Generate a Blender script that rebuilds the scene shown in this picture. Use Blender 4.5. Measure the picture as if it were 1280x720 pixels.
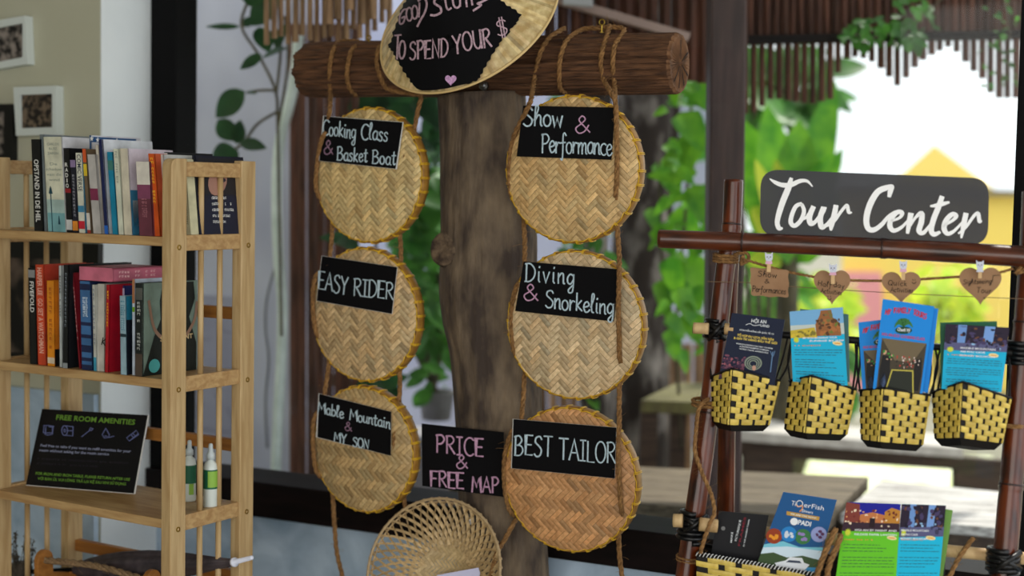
import bpy, math, random
from mathutils import Vector, Matrix, noise
from math import sin, cos, pi, radians, sqrt, atan2, hypot
random.seed(7)
S = bpy.context.scene
for o in list(bpy.data.objects): bpy.data.objects.remove(o)
COL = S.collection
V = Vector

# ------------------------------------------------------------------ camera
FPX, PITCH, ROLL, EYE = 1860.0, 0.0657, 0.0185, V((0, 0, 1.55))
CF = V((0, cos(PITCH), -sin(PITCH)))
_U0 = V((0, sin(PITCH), cos(PITCH)))
CR = V((1, 0, 0)) * cos(ROLL) + _U0 * sin(ROLL)
CU = _U0 * cos(ROLL) - V((1, 0, 0)) * sin(ROLL)
cam = bpy.data.cameras.new('camera'); camo = bpy.data.objects.new('camera', cam); COL.objects.link(camo)
mw = Matrix((CR, CU, -CF)).transposed().to_4x4(); mw.translation = EYE
camo.matrix_world = mw
cam.sensor_width = 36; cam.lens = FPX / 1280 * 36; cam.clip_start = .05; cam.clip_end = 200
cam.dof.use_dof = True; cam.dof.focus_distance = 3.15; cam.dof.aperture_fstop = 1.8
S.camera = camo

# ------------------------------------------------------------------ light
S.view_settings.view_transform = 'Standard'; S.view_settings.look = 'None'
S.view_settings.gamma = 1; S.view_settings.use_curve_mapping = False
S.view_settings.exposure = 0.0
w = bpy.data.worlds.new('sky'); S.world = w; w.use_nodes = True
bg = w.node_tree.nodes['Background']; bg.inputs[0].default_value = (.93, .97, 1, 1); bg.inputs[1].default_value = 1.5
sun = bpy.data.lights.new('sun', 'SUN'); suno = bpy.data.objects.new('sun', sun); COL.objects.link(suno)
sun.energy = 4.0; sun.angle = radians(1.5); sun.color = (1, .95, .85)
suno.rotation_euler = V((.35, .45, 1.0)).to_track_quat('Z', 'Y').to_euler()
def area(name, loc, target, sx, sy, e, colr):
    l = bpy.data.lights.new(name, 'AREA'); l.shape = 'RECTANGLE'; l.size = sx; l.size_y = sy; l.energy = e; l.color = colr
    o = bpy.data.objects.new(name, l); COL.objects.link(o); o.location = loc
    o.rotation_euler = (V(target) - V(loc)).to_track_quat('-Z', 'Y').to_euler(); return o
area('right_fill', (3.2, -.2, 1.5), (-.6, 3.3, 1.0), 2.4, 2.2, 20, (.88, .94, 1))  # added area lamp filling the room from the right; no doorway stands there
area('front_fill', (-1.0, -1.3, 1.5), (0.0, 3.4, .95), 3.0, 2.2, 62, (1, .975, .93))  # added fill lamp inside the room, brightens trays, marble and bookcase

# ------------------------------------------------------------------ pixel rays and frames
def ray(px, py):
    return CF + CR * ((px - 640) / FPX) + CU * ((360 - py) / FPX)
def atY(px, py, Y):
    d = ray(px, py); return EYE + d * ((Y - EYE.y) / d.y)
def atZ(px, py, z):
    d = ray(px, py); return EYE + d * ((z - EYE.z) / d.z)
class Frame:                       # vertical plane: u runs right along it, n comes out of it towards the room
    def __init__(s, o, deg):
        a = radians(deg); s.o = V(o); s.a = a
        s.u = V((cos(a), -sin(a), 0)); s.n = V((-sin(a), -cos(a), 0)); s.z = V((0, 0, 1))
    def w(s, u, n, z): return s.o + s.u * u + s.n * n + s.z * z
    def hit(s, px, py, n=0.0):
        d = ray(px, py); t = ((s.o - EYE).dot(s.n) + n) / d.dot(s.n); return EYE + d * t
    def uz(s, px, py, n=0.0):
        p = s.hit(px, py, n); return (p - s.o).dot(s.u), p.z
class Plane:
    def __init__(s, p, n): s.p = V(p); s.n = V(n).normalized()
    def hit(s, px, py, off=0.0):
        d = ray(px, py); t = ((s.p - EYE).dot(s.n) + off) / d.dot(s.n); return EYE + d * t
    def at(s, off): return lambda px, py: s.hit(px, py, off)
def plane3(a, b, c):               # faces the viewer
    n = (b - a).cross(c - a).normalized()
    if n.dot(EYE - a) < 0: n = -n
    return Plane(a, n)
WALL = Frame((0, 3.65, 0), 26.4)
CASE = Frame((-.722, 3.146, 0), 31.43)
RACK = Frame((.655, 2.95, 0), 15)

# ------------------------------------------------------------------ materials
def srgb(r, g=None, b=None):
    if g is None: r, g, b = r
    f = lambda c: (c / 255 / 12.92) if c / 255 <= .04045 else ((c / 255 + .055) / 1.055) ** 2.4
    return (f(r), f(g), f(b), 1)
MATS = {}
def mat(name, base, rough=.55, var=None, scale=20, stretch=(1, 1, 1), detail=4, bump=0, bscale=None, bstretch=None,
        metal=0, coat=0, tint=False, spec=.4, lo=.35, hi=.65, trans=0, sheen=0, dist=0, bdist=.004, coatr=.15):
    if name in MATS: return MATS[name]
    m = bpy.data.materials.new(name); m.use_nodes = True; nt = m.node_tree; N = nt.nodes; L = nt.links
    p = N['Principled BSDF']; p.inputs['Roughness'].default_value = rough; p.inputs['Metallic'].default_value = metal
    p.inputs['Coat Weight'].default_value = coat; p.inputs['Specular IOR Level'].default_value = spec
    p.inputs['Coat Roughness'].default_value = coatr
    if trans: p.inputs['Transmission Weight'].default_value = trans
    if len(base) == 3: base = srgb(base)
    p.inputs['Base Color'].default_value = base
    tc = N.new('ShaderNodeTexCoord')
    def nz(sc, st, det):
        mp = N.new('ShaderNodeMapping'); mp.inputs['Scale'].default_value = st; L.new(tc.outputs['Object'], mp.inputs[0])
        n = N.new('ShaderNodeTexNoise'); n.inputs['Scale'].default_value = sc; n.inputs['Detail'].default_value = det
        n.inputs['Distortion'].default_value = dist
        L.new(mp.outputs[0], n.inputs['Vector']); return n
    src = None
    if var is not None:
        if len(var) == 3: var = srgb(var)
        n = nz(scale, stretch, detail); r = N.new('ShaderNodeValToRGB')
        r.color_ramp.elements[0].position = lo; r.color_ramp.elements[1].position = hi
        r.color_ramp.elements[0].color = base; r.color_ramp.elements[1].color = var
        L.new(n.outputs['Fac'], r.inputs[0]); src = r.outputs[0]
    if tint:
        a = N.new('ShaderNodeVertexColor'); a.layer_name = 'tint'
        x = N.new('ShaderNodeMix'); x.data_type = 'RGBA'; x.blend_type = 'MULTIPLY'; x.inputs[0].default_value = 1
        if src: L.new(src, x.inputs[6])
        else: x.inputs[6].default_value = base
        L.new(a.outputs[0], x.inputs[7]); src = x.outputs[2]
    if src: L.new(src, p.inputs['Base Color'])
    if bump:
        n = nz(bscale or scale, bstretch or stretch, detail); b = N.new('ShaderNodeBump')
        b.inputs['Strength'].default_value = bump; b.inputs['Distance'].default_value = bdist
        L.new(n.outputs['Fac'], b.inputs['Height']); L.new(b.outputs[0], p.inputs['Normal'])
    MATS[name] = m; return m
def leafmat(name, base, var, scale=14):
    m = mat(name, base, .42, var, scale, tint=True)
    nt = m.node_tree; N = nt.nodes; L = nt.links; p = N['Principled BSDF']
    tr = N.new('ShaderNodeBsdfTranslucent'); mx = N.new('ShaderNodeMixShader'); mx.inputs[0].default_value = .45
    src = p.inputs['Base Color'].links[0].from_socket
    L.new(src, tr.inputs[0]); out = N['Material Output']
    L.new(p.outputs[0], mx.inputs[1]); L.new(tr.outputs[0], mx.inputs[2]); L.new(mx.outputs[0], out.inputs[0]); return m
def clearmat(name, colr, refl):    # thin clear sheet: mostly lets light through, a little mirror on top
    m = bpy.data.materials.new(name); m.use_nodes = True; nt = m.node_tree; N = nt.nodes; L = nt.links
    N.remove(N['Principled BSDF']); t = N.new('ShaderNodeBsdfTransparent'); t.inputs[0].default_value = colr
    g = N.new('ShaderNodeBsdfGlossy'); g.inputs['Roughness'].default_value = .03; mx = N.new('ShaderNodeMixShader')
    mx.inputs[0].default_value = refl
    L.new(t.outputs[0], mx.inputs[1]); L.new(g.outputs[0], mx.inputs[2]); L.new(mx.outputs[0], N['Material Output'].inputs[0])
    MATS[name] = m; return m

# ------------------------------------------------------------------ objects
MW = {}
def props(o, label=None, cat=None, group=None, kind=None):
    if label: o['label'] = label
    if cat: o['category'] = cat
    if group: o['group'] = group
    if kind: o['kind'] = kind
    return o
def thing(name, label, cat, loc, rz=0, group=None):
    o = bpy.data.objects.new(name, None); COL.objects.link(o); o.empty_display_size = .05
    o.location = loc; o.rotation_euler = (0, 0, rz)
    MW[o.name] = Matrix.Translation(V(loc)) @ Matrix.Rotation(rz, 4, 'Z')
    return props(o, label, cat, group)
class MB:                          # collects geometry in world coordinates, links it as ONE mesh
    def __init__(s): s.v = []; s.f = []; s.c = []; s.m = []; s.tint = (1, 1, 1); s.mi = 0
    def add(s, vs, fs):
        k = len(s.v); s.v += [V(x) for x in vs]
        for f in fs: s.f.append([k + i for i in f]); s.c.append(s.tint); s.m.append(s.mi)
    def poly(s, pts): s.add(pts, [list(range(len(pts)))])
    def hexa(s, p): s.add(p, [(0, 3, 2, 1), (4, 5, 6, 7), (0, 1, 5, 4), (1, 2, 6, 5), (2, 3, 7, 6), (3, 0, 4, 7)])
    def prism(s, pts, off):        # pts: front outline, off: vector to the back outline
        n = len(pts); b = [V(p) + off for p in pts]
        s.add(list(pts) + b, [list(range(n)), list(range(2 * n - 1, n - 1, -1))] + [(i, i + n, (i + 1) % n + n, (i + 1) % n) for i in range(n)])
    def fbox(s, F, u0, u1, n0, n1, z0, z1):
        s.hexa([F.w(u0, n0, z0), F.w(u1, n0, z0), F.w(u1, n1, z0), F.w(u0, n1, z0), F.w(u0, n0, z1), F.w(u1, n0, z1), F.w(u1, n1, z1), F.w(u0, n1, z1)])
    def box(s, c, sx, sy, sz):
        c = V(c); s.hexa([c + V((a * sx / 2, b * sy / 2, d * sz / 2)) for d in (-1, 1) for a, b in ((-1, -1), (1, -1), (1, 1), (-1, 1))])
    def tube(s, path, r, sides=8, cap=True, squash=None):
        path = [V(p) for p in path]; n = len(path); rr = r if isinstance(r, (list, tuple)) else [r] * n
        t0 = (path[1] - path[0]).normalized(); a = t0.cross(V((0, 0, 1)))
        if a.length < .1: a = t0.cross(V((1, 0, 0)))
        a.normalize(); vs = []; fs = []
        for i in range(n):
            t = (path[min(i + 1, n - 1)] - path[max(i - 1, 0)]).normalized()
            a = (a - t * a.dot(t)).normalized(); b = t.cross(a)
            for k in range(sides):
                q = 2 * pi * k / sides; vs.append(path[i] + (a * cos(q) + b * sin(q)) * rr[i])
        for i in range(n - 1):
            for k in range(sides):
                j = (k + 1) % sides; fs.append((i * sides + k, i * sides + j, (i + 1) * sides + j, (i + 1) * sides + k))
        if cap: fs.append(list(range(sides - 1, -1, -1))); fs.append([(n - 1) * sides + k for k in range(sides)])
        s.add(vs, fs)
    def lathe(s, o, ax, prof, sides=32, cap=True):   # prof: (radius, height)
        ax = V(ax).normalized(); a = ax.cross(V((0, 0, 1)))
        if a.length < .1: a = ax.cross(V((1, 0, 0)))
        a.normalize(); b = ax.cross(a); vs = []; fs = []; n = len(prof)
        for r, h in prof:
            for k in range(sides):
                q = 2 * pi * k / sides; vs.append(V(o) + ax * h + (a * cos(q) + b * sin(q)) * r)
        for i in range(n - 1):
            for k in range(sides):
                j = (k + 1) % sides; fs.append((i * sides + k, i * sides + j, (i + 1) * sides + j, (i + 1) * sides + k))
        if cap: fs.append(list(range(sides - 1, -1, -1))); fs.append([(n - 1) * sides + k for k in range(sides)])
        s.add(vs, fs)
    def ball(s, c, r, sx=1, sy=1, sz=1, k=8):
        c = V(c); vs = []; fs = []; R = k; C = k * 2
        for i in range(R + 1):
            t = pi * i / R
            for j in range(C):
                q = 2 * pi * j / C; vs.append(c + V((sin(t) * cos(q) * sx, sin(t) * sin(q) * sy, cos(t) * sz)) * r)
        for i in range(R):
            for j in range(C): fs.append((i * C + j, (i + 1) * C + j, (i + 1) * C + (j + 1) % C, i * C + (j + 1) % C))
        s.add(vs, fs)
    def build(s, name, m, parent=None, smooth=False, bevel=0, label=None, cat=None, group=None, kind=None):
        me = bpy.data.meshes.new(name)
        if parent is not None: inv = MW[parent.name].inverted(); vs = [inv @ v for v in s.v]
        else:
            lo = V([min(v[i] for v in s.v) for i in range(3)]); hi = V([max(v[i] for v in s.v) for i in range(3)])
            o0 = V(((lo.x + hi.x) / 2, (lo.y + hi.y) / 2, lo.z)); vs = [v - o0 for v in s.v]
        me.from_pydata([tuple(v) for v in vs], [], s.f)
        for mm in (m if isinstance(m, (list, tuple)) else [m]): me.materials.append(MATS[mm] if isinstance(mm, str) else mm)
        if any(s.m): me.polygons.foreach_set('material_index', s.m)
        ca = me.color_attributes.new('tint', 'FLOAT_COLOR', 'CORNER'); buf = []
        for f, c in zip(s.f, s.c): buf += [c[0], c[1], c[2], 1.0] * len(f)
        ca.data.foreach_set('color', buf)
        if smooth: me.polygons.foreach_set('use_smooth', [True] * len(me.polygons))
        me.update()
        o = bpy.data.objects.new(name, me); COL.objects.link(o)
        if parent is not None: o.parent = parent; MW[o.name] = MW[parent.name].copy()
        else: o.location = o0; MW[o.name] = Matrix.Translation(o0)
        if bevel:
            b = o.modifiers.new('bevel', 'BEVEL'); b.width = bevel; b.segments = 2; b.limit_method = 'ANGLE'
            if not smooth: me.polygons.foreach_set('use_smooth', [False] * len(me.polygons))
        return props(o, label, cat, group, kind)

def catmull(pts, per=6):
    P = [V(p) for p in pts]; n = len(P); out = []
    for i in range(n - 1):
        a, b, c, d = P[max(i - 1, 0)], P[i], P[i + 1], P[min(i + 2, n - 1)]
        for k in range(per):
            t = k / per
            out.append(.5 * ((2 * b) + (c - a) * t + (2 * a - 5 * b + 4 * c - d) * t * t + (3 * b - a - 3 * c + d) * t ** 3))
    out.append(P[-1]); return out
def resample(path, step):
    out = [path[0]]; acc = 0
    for a, b in zip(path, path[1:]):
        L = (b - a).length
        if L < 1e-9: continue
        t = step - acc
        while t <= L: out.append(a.lerp(b, t / L)); t += step
        acc = L - (t - step)
    return out
def rope(mb, path, r, seed=0, fuzz=.35, per=8):    # three twisted strands and loose fibres
    rnd = random.Random(seed); P = resample(catmull(path, per), r * .9)
    if len(P) < 3: return
    a = None; rings = []
    for i, p in enumerate(P):
        t = (P[min(i + 1, len(P) - 1)] - P[max(i - 1, 0)]).normalized()
        if a is None:
            a = t.cross(V((0, 1, .3))); a.normalize()
        a = (a - t * a.dot(t)).normalized(); rings.append((p, a.copy(), t.cross(a)))
    for k in range(3):
        pts = []
        for i, (p, x, y) in enumerate(rings):
            q = i * .62 + k * 2 * pi / 3; pts.append(p + (x * cos(q) + y * sin(q)) * r * .48)
        mb.tint = (1.1 + .12 * (k - 1),) * 3
        mb.tube(pts, r * .54, 6)
    for i in range(int(len(P) * fuzz)):
        p, x, y = rings[rnd.randrange(len(P))]; q = rnd.uniform(0, 2 * pi); d = x * cos(q) + y * sin(q)
        e = p + d * r * rnd.uniform(1.6, 3.4) + (P[1] - P[0]).normalized() * r * rnd.uniform(-2.5, 2.5)
        mb.tube([p + d * r * .6, p + d * r * 1.3 + (e - p) * .2, e], r * .05, 3, False)

# ------------------------------------------------------------------ writing and flat marks, laid out on a plane by a hit function
def ribbon(mb, pts, wd, hit, smooth=True, ends=True):
    P = catmull([V((x, y, 0)) for x, y in pts], 5) if smooth and len(pts) > 2 else [V((x, y, 0)) for x, y in pts]
    n = len(P); ws = wd if isinstance(wd, (list, tuple)) else None
    def W(i):
        if ws is None: return wd
        t = i / max(n - 1, 1) * (len(ws) - 1); k = min(int(t), len(ws) - 2); return ws[k] + (ws[k + 1] - ws[k]) * (t - k)
    Lf = []; Rt = []
    for i in range(n):
        t = P[min(i + 1, n - 1)] - P[max(i - 1, 0)]
        if t.length < 1e-6: t = V((1, 0, 0))
        t.normalize(); q = V((-t.y, t.x, 0)); 
        if 0 < i < n - 1 and not smooth:
            d1 = (P[i] - P[i - 1]).normalized(); q1 = V((-d1.y, d1.x, 0)); k = max(.45, q.dot(q1)); q = q / k
        Lf.append(P[i] + q * W(i) / 2); Rt.append(P[i] - q * W(i) / 2)
    if ends:
        for (i, j) in ((0, 1), (n - 1, n - 2)):
            d = (P[i] - P[j]).normalized() * W(i) * .35; Lf[i] += d; Rt[i] += d
    vs = [hit(p.x, p.y) for p in Lf] + [hit(p.x, p.y) for p in Rt]
    mb.add(vs, [(i, i + 1, n + i + 1, n + i) for i in range(n - 1)])
def arc(cx, cy, rx, ry, a0, a1, n=10):
    return [(cx + rx * cos(radians(a0 + (a1 - a0) * i / n)), cy + ry * sin(radians(a0 + (a1 - a0) * i / n))) for i in range(n + 1)]
s_ = lambda *p: (True, list(p)); l_ = lambda *p: (False, list(p))
GL = {   # handwritten letters: width, strokes (smooth?, points); cap height 1
 'A': (.66, [l_((0, 0), (.33, 1), (.66, 0)), l_((.12, .36), (.54, .36))]),
 'B': (.6, [l_((.05, 0), (.05, 1)), s_((-.02, .95), (.3, 1.02), (.5, .8), (.3, .56), (.1, .52)), s_((.1, .52), (.45, .5), (.6, .27), (.4, .02), (0, 0))]),
 'C': (.6, [(True, arc(.38, .5, .38, .52, 50, 310))]),
 'D': (.62, [l_((.05, 0), (.05, 1)), s_((-.03, .98), (.3, 1), (.6, .7), (.58, .3), (.3, .02), (-.03, 0))]),
 'E': (.52, [l_((.52, 1), (.04, 1), (.04, 0), (.52, 0)), l_((.04, .52), (.44, .52))]),
 'F': (.5, [l_((.52, 1), (.04, 1), (.04, 0)), l_((.04, .53), (.42, .53))]),
 'G': (.65, [(True, arc(.38, .5, .38, .52, 50, 320)), l_((.4, .42), (.66, .42), (.64, .1))]),
 'H': (.62, [l_((.04, 0), (.04, 1)), l_((.58, 0), (.58, 1)), l_((.04, .5), (.58, .5))]),
 'Q': (.68, [(True, arc(.34, .5, .34, .51, 100, 465, 14)), l_((.42, .25), (.7, -.1))]),
 'I': (.36, [l_((.18, 0), (.18, 1)), l_((0, 1), (.36, 1)), l_((0, 0), (.36, 0))]),
 'K': (.55, [l_((.05, 0), (.05, 1)), l_((.52, .95), (.06, .45), (.56, 0))]),
 'L': (.5, [l_((.05, 1), (.05, 0), (.5, 0))]),
 'M': (.78, [l_((0, 0), (.1, 1), (.4, .35), (.68, 1), (.78, 0))]),
 'N': (.62, [l_((.03, 0), (.05, 1), (.56, .03), (.6, 1))]),
 'O': (.68, [(True, arc(.34, .5, .34, .51, 100, 465, 14))]),
 'P': (.52, [l_((.05, 0), (.05, 1)), s_((-.02, .96), (.35, 1), (.54, .77), (.35, .52), (.07, .48))]),
 'R': (.58, [l_((.05, 0), (.05, 1)), s_((-.02, .96), (.35, 1), (.52, .78), (.35, .55), (.07, .5)), l_((.18, .5), (.58, 0))]),
 'S': (.52, [s_((.5, .86), (.36, 1), (.1, .92), (.06, .7), (.3, .53), (.5, .33), (.42, .06), (.18, -.02), (0, .1))]),
 'T': (.6, [l_((.3, 0), (.3, 1)), l_((0, 1), (.6, 1))]),
 'U': (.6, [s_((.03, 1), (.04, .3), (.28, 0), (.52, .22), (.57, 1)), l_((.57, 1), (.58, 0))]),
 'Y': (.6, [l_((0, 1), (.3, .5)), l_((.6, 1), (.3, .5), (.26, 0))]),
 '&': (.62, [s_((.66, .05), (.4, .4), (.16, .76), (.3, 1), (.44, .8), (.26, .55), (.02, .28), (.16, 0), (.42, .1), (.6, .45))]),
 '$': (.56, [s_((.5, .84), (.36, .95), (.1, .88), (.06, .68), (.3, .52), (.5, .34), (.42, .1), (.18, .03), (0, .14)), l_((.2, -.12), (.22, 1.12)), l_((.34, -.12), (.36, 1.12))]),
 'a': (.46, [s_((.42, .5), (.24, .6), (.04, .4), (.06, .1), (.24, 0), (.4, .2), (.43, .55)), s_((.43, .55), (.42, .1), (.52, 0))]),
 'b': (.44, [l_((.05, 1.05), (.05, 0)), s_((.06, .4), (.24, .58), (.44, .4), (.38, .06), (.18, 0), (.05, .1))]),
 'c': (.4, [(True, arc(.26, .3, .25, .31, 50, 310))]),
 'd': (.46, [s_((.42, .5), (.24, .6), (.04, .4), (.06, .1), (.24, 0), (.42, .2)), l_((.43, 1.05), (.44, 0))]),
 'e': (.42, [s_((.04, .28), (.3, .34), (.4, .46), (.26, .61), (.08, .5), (.03, .25), (.16, 0), (.34, .03), (.45, .15))]),
 'f': (.36, [s_((.4, .95), (.26, 1.1), (.16, .9), (.16, .2), (.12, -.35), (0, -.3)), l_((0, .55), (.34, .58))]),
 'g': (.46, [s_((.42, .5), (.22, .6), (.04, .4), (.06, .12), (.24, .04), (.4, .25)), s_((.43, .58), (.43, .0), (.38, -.4), (.18, -.46), (.12, -.3), (.4, -.02))]),
 'h': (.46, [s_((0, .3), (.2, .8), (.22, 1.05), (.1, 1.1), (.06, .8), (.05, 0)), s_((.06, .3), (.24, .58), (.38, .5), (.4, .1), (.48, 0))]),
 'i': (.2, [l_((.08, .58), (.08, .08), (.16, 0)), l_((.1, .82), (.12, .88))]),
 'k': (.44, [l_((.05, 1.02), (.05, 0)), l_((.38, .6), (.08, .28), (.44, 0))]),
 'l': (.24, [s_((.0, .3), (.2, .8), (.2, 1.06), (.1, 1.08), (.06, .8), (.08, .1), (.22, 0))]),
 'm': (.68, [l_((.03, .58), (.04, 0)), s_((.05, .35), (.2, .58), (.32, .5), (.33, 0)), s_((.34, .35), (.48, .58), (.6, .5), (.62, .06), (.7, 0))]),
 'n': (.44, [l_((.03, .58), (.04, 0)), s_((.05, .35), (.22, .58), (.36, .5), (.38, .06), (.46, 0))]),
 'o': (.44, [(True, arc(.22, .29, .21, .3, 90, 455, 10))]),
 'p': (.44, [l_((.04, .58), (.04, -.42)), s_((.05, .4), (.24, .58), (.43, .4), (.36, .06), (.16, 0), (.05, .1))]),
 'r': (.36, [l_((.04, .58), (.05, 0)), s_((.06, .32), (.2, .55), (.36, .52))]),
 's': (.36, [s_((.34, .5), (.22, .6), (.06, .5), (.12, .36), (.3, .22), (.28, .03), (.12, -.02), (0, .08))]),
 't': (.36, [s_((.18, .95), (.16, .2), (.24, .0), (.36, .1)), l_((0, .66), (.36, .7))]),
 'u': (.46, [s_((.03, .58), (.04, .15), (.18, 0), (.36, .2), (.4, .58)), s_((.4, .58), (.4, .1), (.48, 0))]),
 'v': (.42, [l_((0, .58), (.18, 0), (.4, .6))]),
 'w': (.6, [l_((0, .58), (.15, 0), (.28, .5), (.44, 0), (.58, .6))]),
 'y': (.42, [l_((.02, .58), (.2, .1)), l_((.4, .6), (.1, -.42))]),
}
def hand(mb, text, p0, p1, cap, hit, wd, up=None, gap=.16, space=.4, jit=.02):
    x0, y0 = p0; x1, y1 = p1; L = hypot(x1 - x0, y1 - y0); d = ((x1 - x0) / L, (y1 - y0) / L)
    if up is None: up = (d[1], -d[0])
    tot = sum((space if c == ' ' else GL[c][0] + gap) for c in text) - gap; k = L / tot; x = 0; rnd = random.Random(text)
    for c in text:
        if c == ' ': x += space; continue
        wd_, st = GL[c]; jy = rnd.uniform(-jit, jit) * 2; js = 1 + rnd.uniform(-jit, jit)
        for sm, pts in st:
            ribbon(mb, [(x0 + d[0] * (x + px) * k + up[0] * (py * js + jy) * cap, y0 + d[1] * (x + px) * k + up[1] * (py * js + jy) * cap) for px, py in pts], wd * rnd.uniform(.9, 1.12), hit, sm)
        x += wd_ + gap
_fc = {}
def fontmesh(text, bold=0.0):
    key = (text, bold)
    if key in _fc: return _fc[key]
    cu = bpy.data.curves.new('lettering_outline', 'FONT'); cu.body = text; cu.size = 1; cu.resolution_u = 2; cu.offset = bold
    o = bpy.data.objects.new('lettering_outline', cu); COL.objects.link(o)
    me = bpy.data.meshes.new_from_object(o.evaluated_get(bpy.context.evaluated_depsgraph_get()))
    r = ([(v.co.x, v.co.y) for v in me.vertices], [list(p.vertices) for p in me.polygons])
    bpy.data.objects.remove(o); bpy.data.curves.remove(cu); bpy.data.meshes.remove(me); _fc[key] = r; return r
CAPH = max(y for x, y in fontmesh('H')[0])
def printed(mb, text, p0, p1, cap, hit, up=None, bold=0.01, vertical=False):
    vs, fs = fontmesh(text, bold)
    if not vs: return
    a = min(x for x, y in vs); b = max(x for x, y in vs); x0, y0 = p0; L = hypot(p1[0] - x0, p1[1] - y0)
    d = ((p1[0] - x0) / L, (p1[1] - y0) / L)
    if up is None: up = (d[1], -d[0])
    out = []
    for x, y in vs:
        t = (x - a) / (b - a) * L; h = y / CAPH * cap
        out.append(hit(x0 + d[0] * t + up[0] * h, y0 + d[1] * t + up[1] * h))
    mb.add(out, fs)
def lerp2(a, b, t): return (a[0] + (b[0] - a[0]) * t, a[1] + (b[1] - a[1]) * t)
def bil(q, s, t):                  # q = TL, TR, BR, BL in pixels
    return lerp2(lerp2(q[0], q[1], s), lerp2(q[3], q[2], s), t)
def panel(mb, q, hit): mb.poly([hit(*p) for p in q])
def sub(q, s0, s1, t0, t1): return [bil(q, s0, t0), bil(q, s1, t0), bil(q, s1, t1), bil(q, s0, t1)]
# ------------------------------------------------------------------ material list
WH = (1, 1, 1, 1)
mat('beige_paint', (196, 195, 174), .8, (188, 187, 164), 3, bump=.03, bscale=90)
mat('lit_and_white_paint', (240, 246, 248), .75, (232, 239, 242), 4, bump=.03, bscale=80)  # header paint; also carries the brighter light on the beige wall's end
mat('outside_paint', (206, 208, 230), .55, (172, 174, 200), 1.6, detail=3, bump=.03, bscale=60)
mat('lavender_paint', (164, 164, 190), .6, (150, 150, 178), 8, bump=.05, bscale=40)
mat('marble', (204, 224, 244), .35, (142, 168, 192), 4.5, dist=1.4, detail=8, lo=.3, hi=.75)
mat('dark_wood', (24, 15, 15), .55, (14, 9, 9), 8, (1, 1, 6), bump=.05, spec=.12)
mat('black_metal', (10, 10, 11), .7, spec=.12)
mat('floor_tile', (140, 134, 122), .4, (120, 114, 102), 2)
mat('ceiling_paint', (200, 198, 190), .8)
mat('ground', (150, 146, 132), .9, (120, 116, 100), 1.2)
mat('lawn', (244, 246, 214), .9, (226, 236, 170), 8)
mat('pine', (200, 172, 126), .45, (176, 144, 98), 9, (9, 9, .8), bump=.05, dist=.6)
mat('pine_across', (196, 162, 112), .45, (168, 130, 84), 9, (.8, 6, 9), bump=.05, dist=.6)
mat('brown_pine', (178, 120, 56), .5, (150, 96, 42), 9, (.8, 6, 9), bump=.05)
mat('brass', (170, 140, 60), .35, metal=1)
mat('steel', (150, 150, 150), .35, metal=1)
mat('log_wood', (120, 82, 54), .8, (58, 37, 25), 16, (1, 9, 9), detail=8, bump=1, bscale=16, lo=.3, hi=.7, dist=.3, bdist=.012)
mat('log_end', (138, 98, 66), .85, (84, 56, 36), 30, detail=6, bump=.5, lo=.3, hi=.7)
mat('trunk_wood', (64, 53, 46), .9, (132, 114, 92), 15, (1.5, 1.5, .6), detail=15, bump=1, bscale=34, bstretch=(2, 2, .35), lo=.36, hi=.76, bdist=.008)
mat('crack', (22, 15, 11), .95)
mat('jute', (146, 108, 64), .9, (108, 76, 42), 160, tint=True)
mat('sisal', (150, 124, 92), .9, (120, 96, 68), 160, tint=True)
mat('cane_weave', (255, 255, 255), .5, (224, 220, 212), 120, tint=True, spec=.35)
mat('cane_back', (126, 92, 52), .8)
mat('cane_rim', (170, 124, 52), .45, (140, 98, 38), 60)
mat('yellow_cane', (236, 192, 44), .42, (214, 164, 34), 80)
mat('black_board', (10, 10, 13), .7, spec=.12)
mat('paper_white', (226, 226, 224), .7)
mat('chalk_white', (206, 226, 236), .9, (150, 172, 186), 260, lo=.35, hi=.75)
mat('chalk_pink', (214, 170, 200), .9, (160, 118, 150), 260, lo=.35, hi=.75)
mat('chalk_dim', (172, 136, 160), .9, (120, 90, 112), 260)
mat('chalk_rose', (206, 176, 188), .9, (140, 110, 124), 240, lo=.35, hi=.75)
mat('straw', (222, 200, 150), .6, (186, 156, 102), 60, tint=True)
mat('bamboo', (104, 44, 13), .3, (34, 10, 5), 10, (5, 5, 1), detail=6, coat=.3, coatr=.05, bump=.08, bscale=40, lo=.35, hi=.7)
mat('bamboo_across', (96, 42, 14), .3, (32, 11, 6), 10, (1, 6, 6), detail=6, coat=.3, coatr=.05, bump=.08, bscale=40, lo=.35, hi=.7)
mat('bamboo_node', (44, 20, 12), .4)
mat('bamboo_raw', (206, 176, 128), .6, (180, 146, 100), 40)
mat('black_tape', (12, 12, 14), .3, bump=.2, bscale=120)
mat('black_strap', (16, 13, 12), .5, spec=.25)
mat('yellow_strap', (222, 196, 96), .42, (198, 168, 72), 70, tint=True)
mat('cardboard', (158, 122, 90), .85, (146, 110, 80), 30)
mat('ink', (16, 10, 8), .8)
mat('peg_wood', (214, 178, 130), .7)
mat('peg_paint', (206, 210, 226), .5)
mat('peg_pink', (224, 170, 196), .5)
mat('pot', (120, 118, 118), .8, (96, 94, 94), 12)
mat('table_wood', (122, 108, 88), .75, (66, 54, 42), 7, (1, 14, 14), detail=6, bump=.4, lo=.35, hi=.7)
mat('table_dark', (84, 66, 54), .8, (50, 38, 32), 7, (1, 14, 14), detail=6, bump=.4)
mat('table_grey', (210, 206, 202), .75, (120, 112, 108), 6, (1, 16, 16), detail=6, bump=.4, lo=.4, hi=.72)
mat('post_wood', (76, 54, 50), .55, (50, 34, 32), 8, (5, 5, .6), detail=6, bump=.2)
mat('roof_wood', (92, 52, 34), .7, (54, 30, 20), 6, (6, 1, .6), detail=5, bump=.2)
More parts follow.
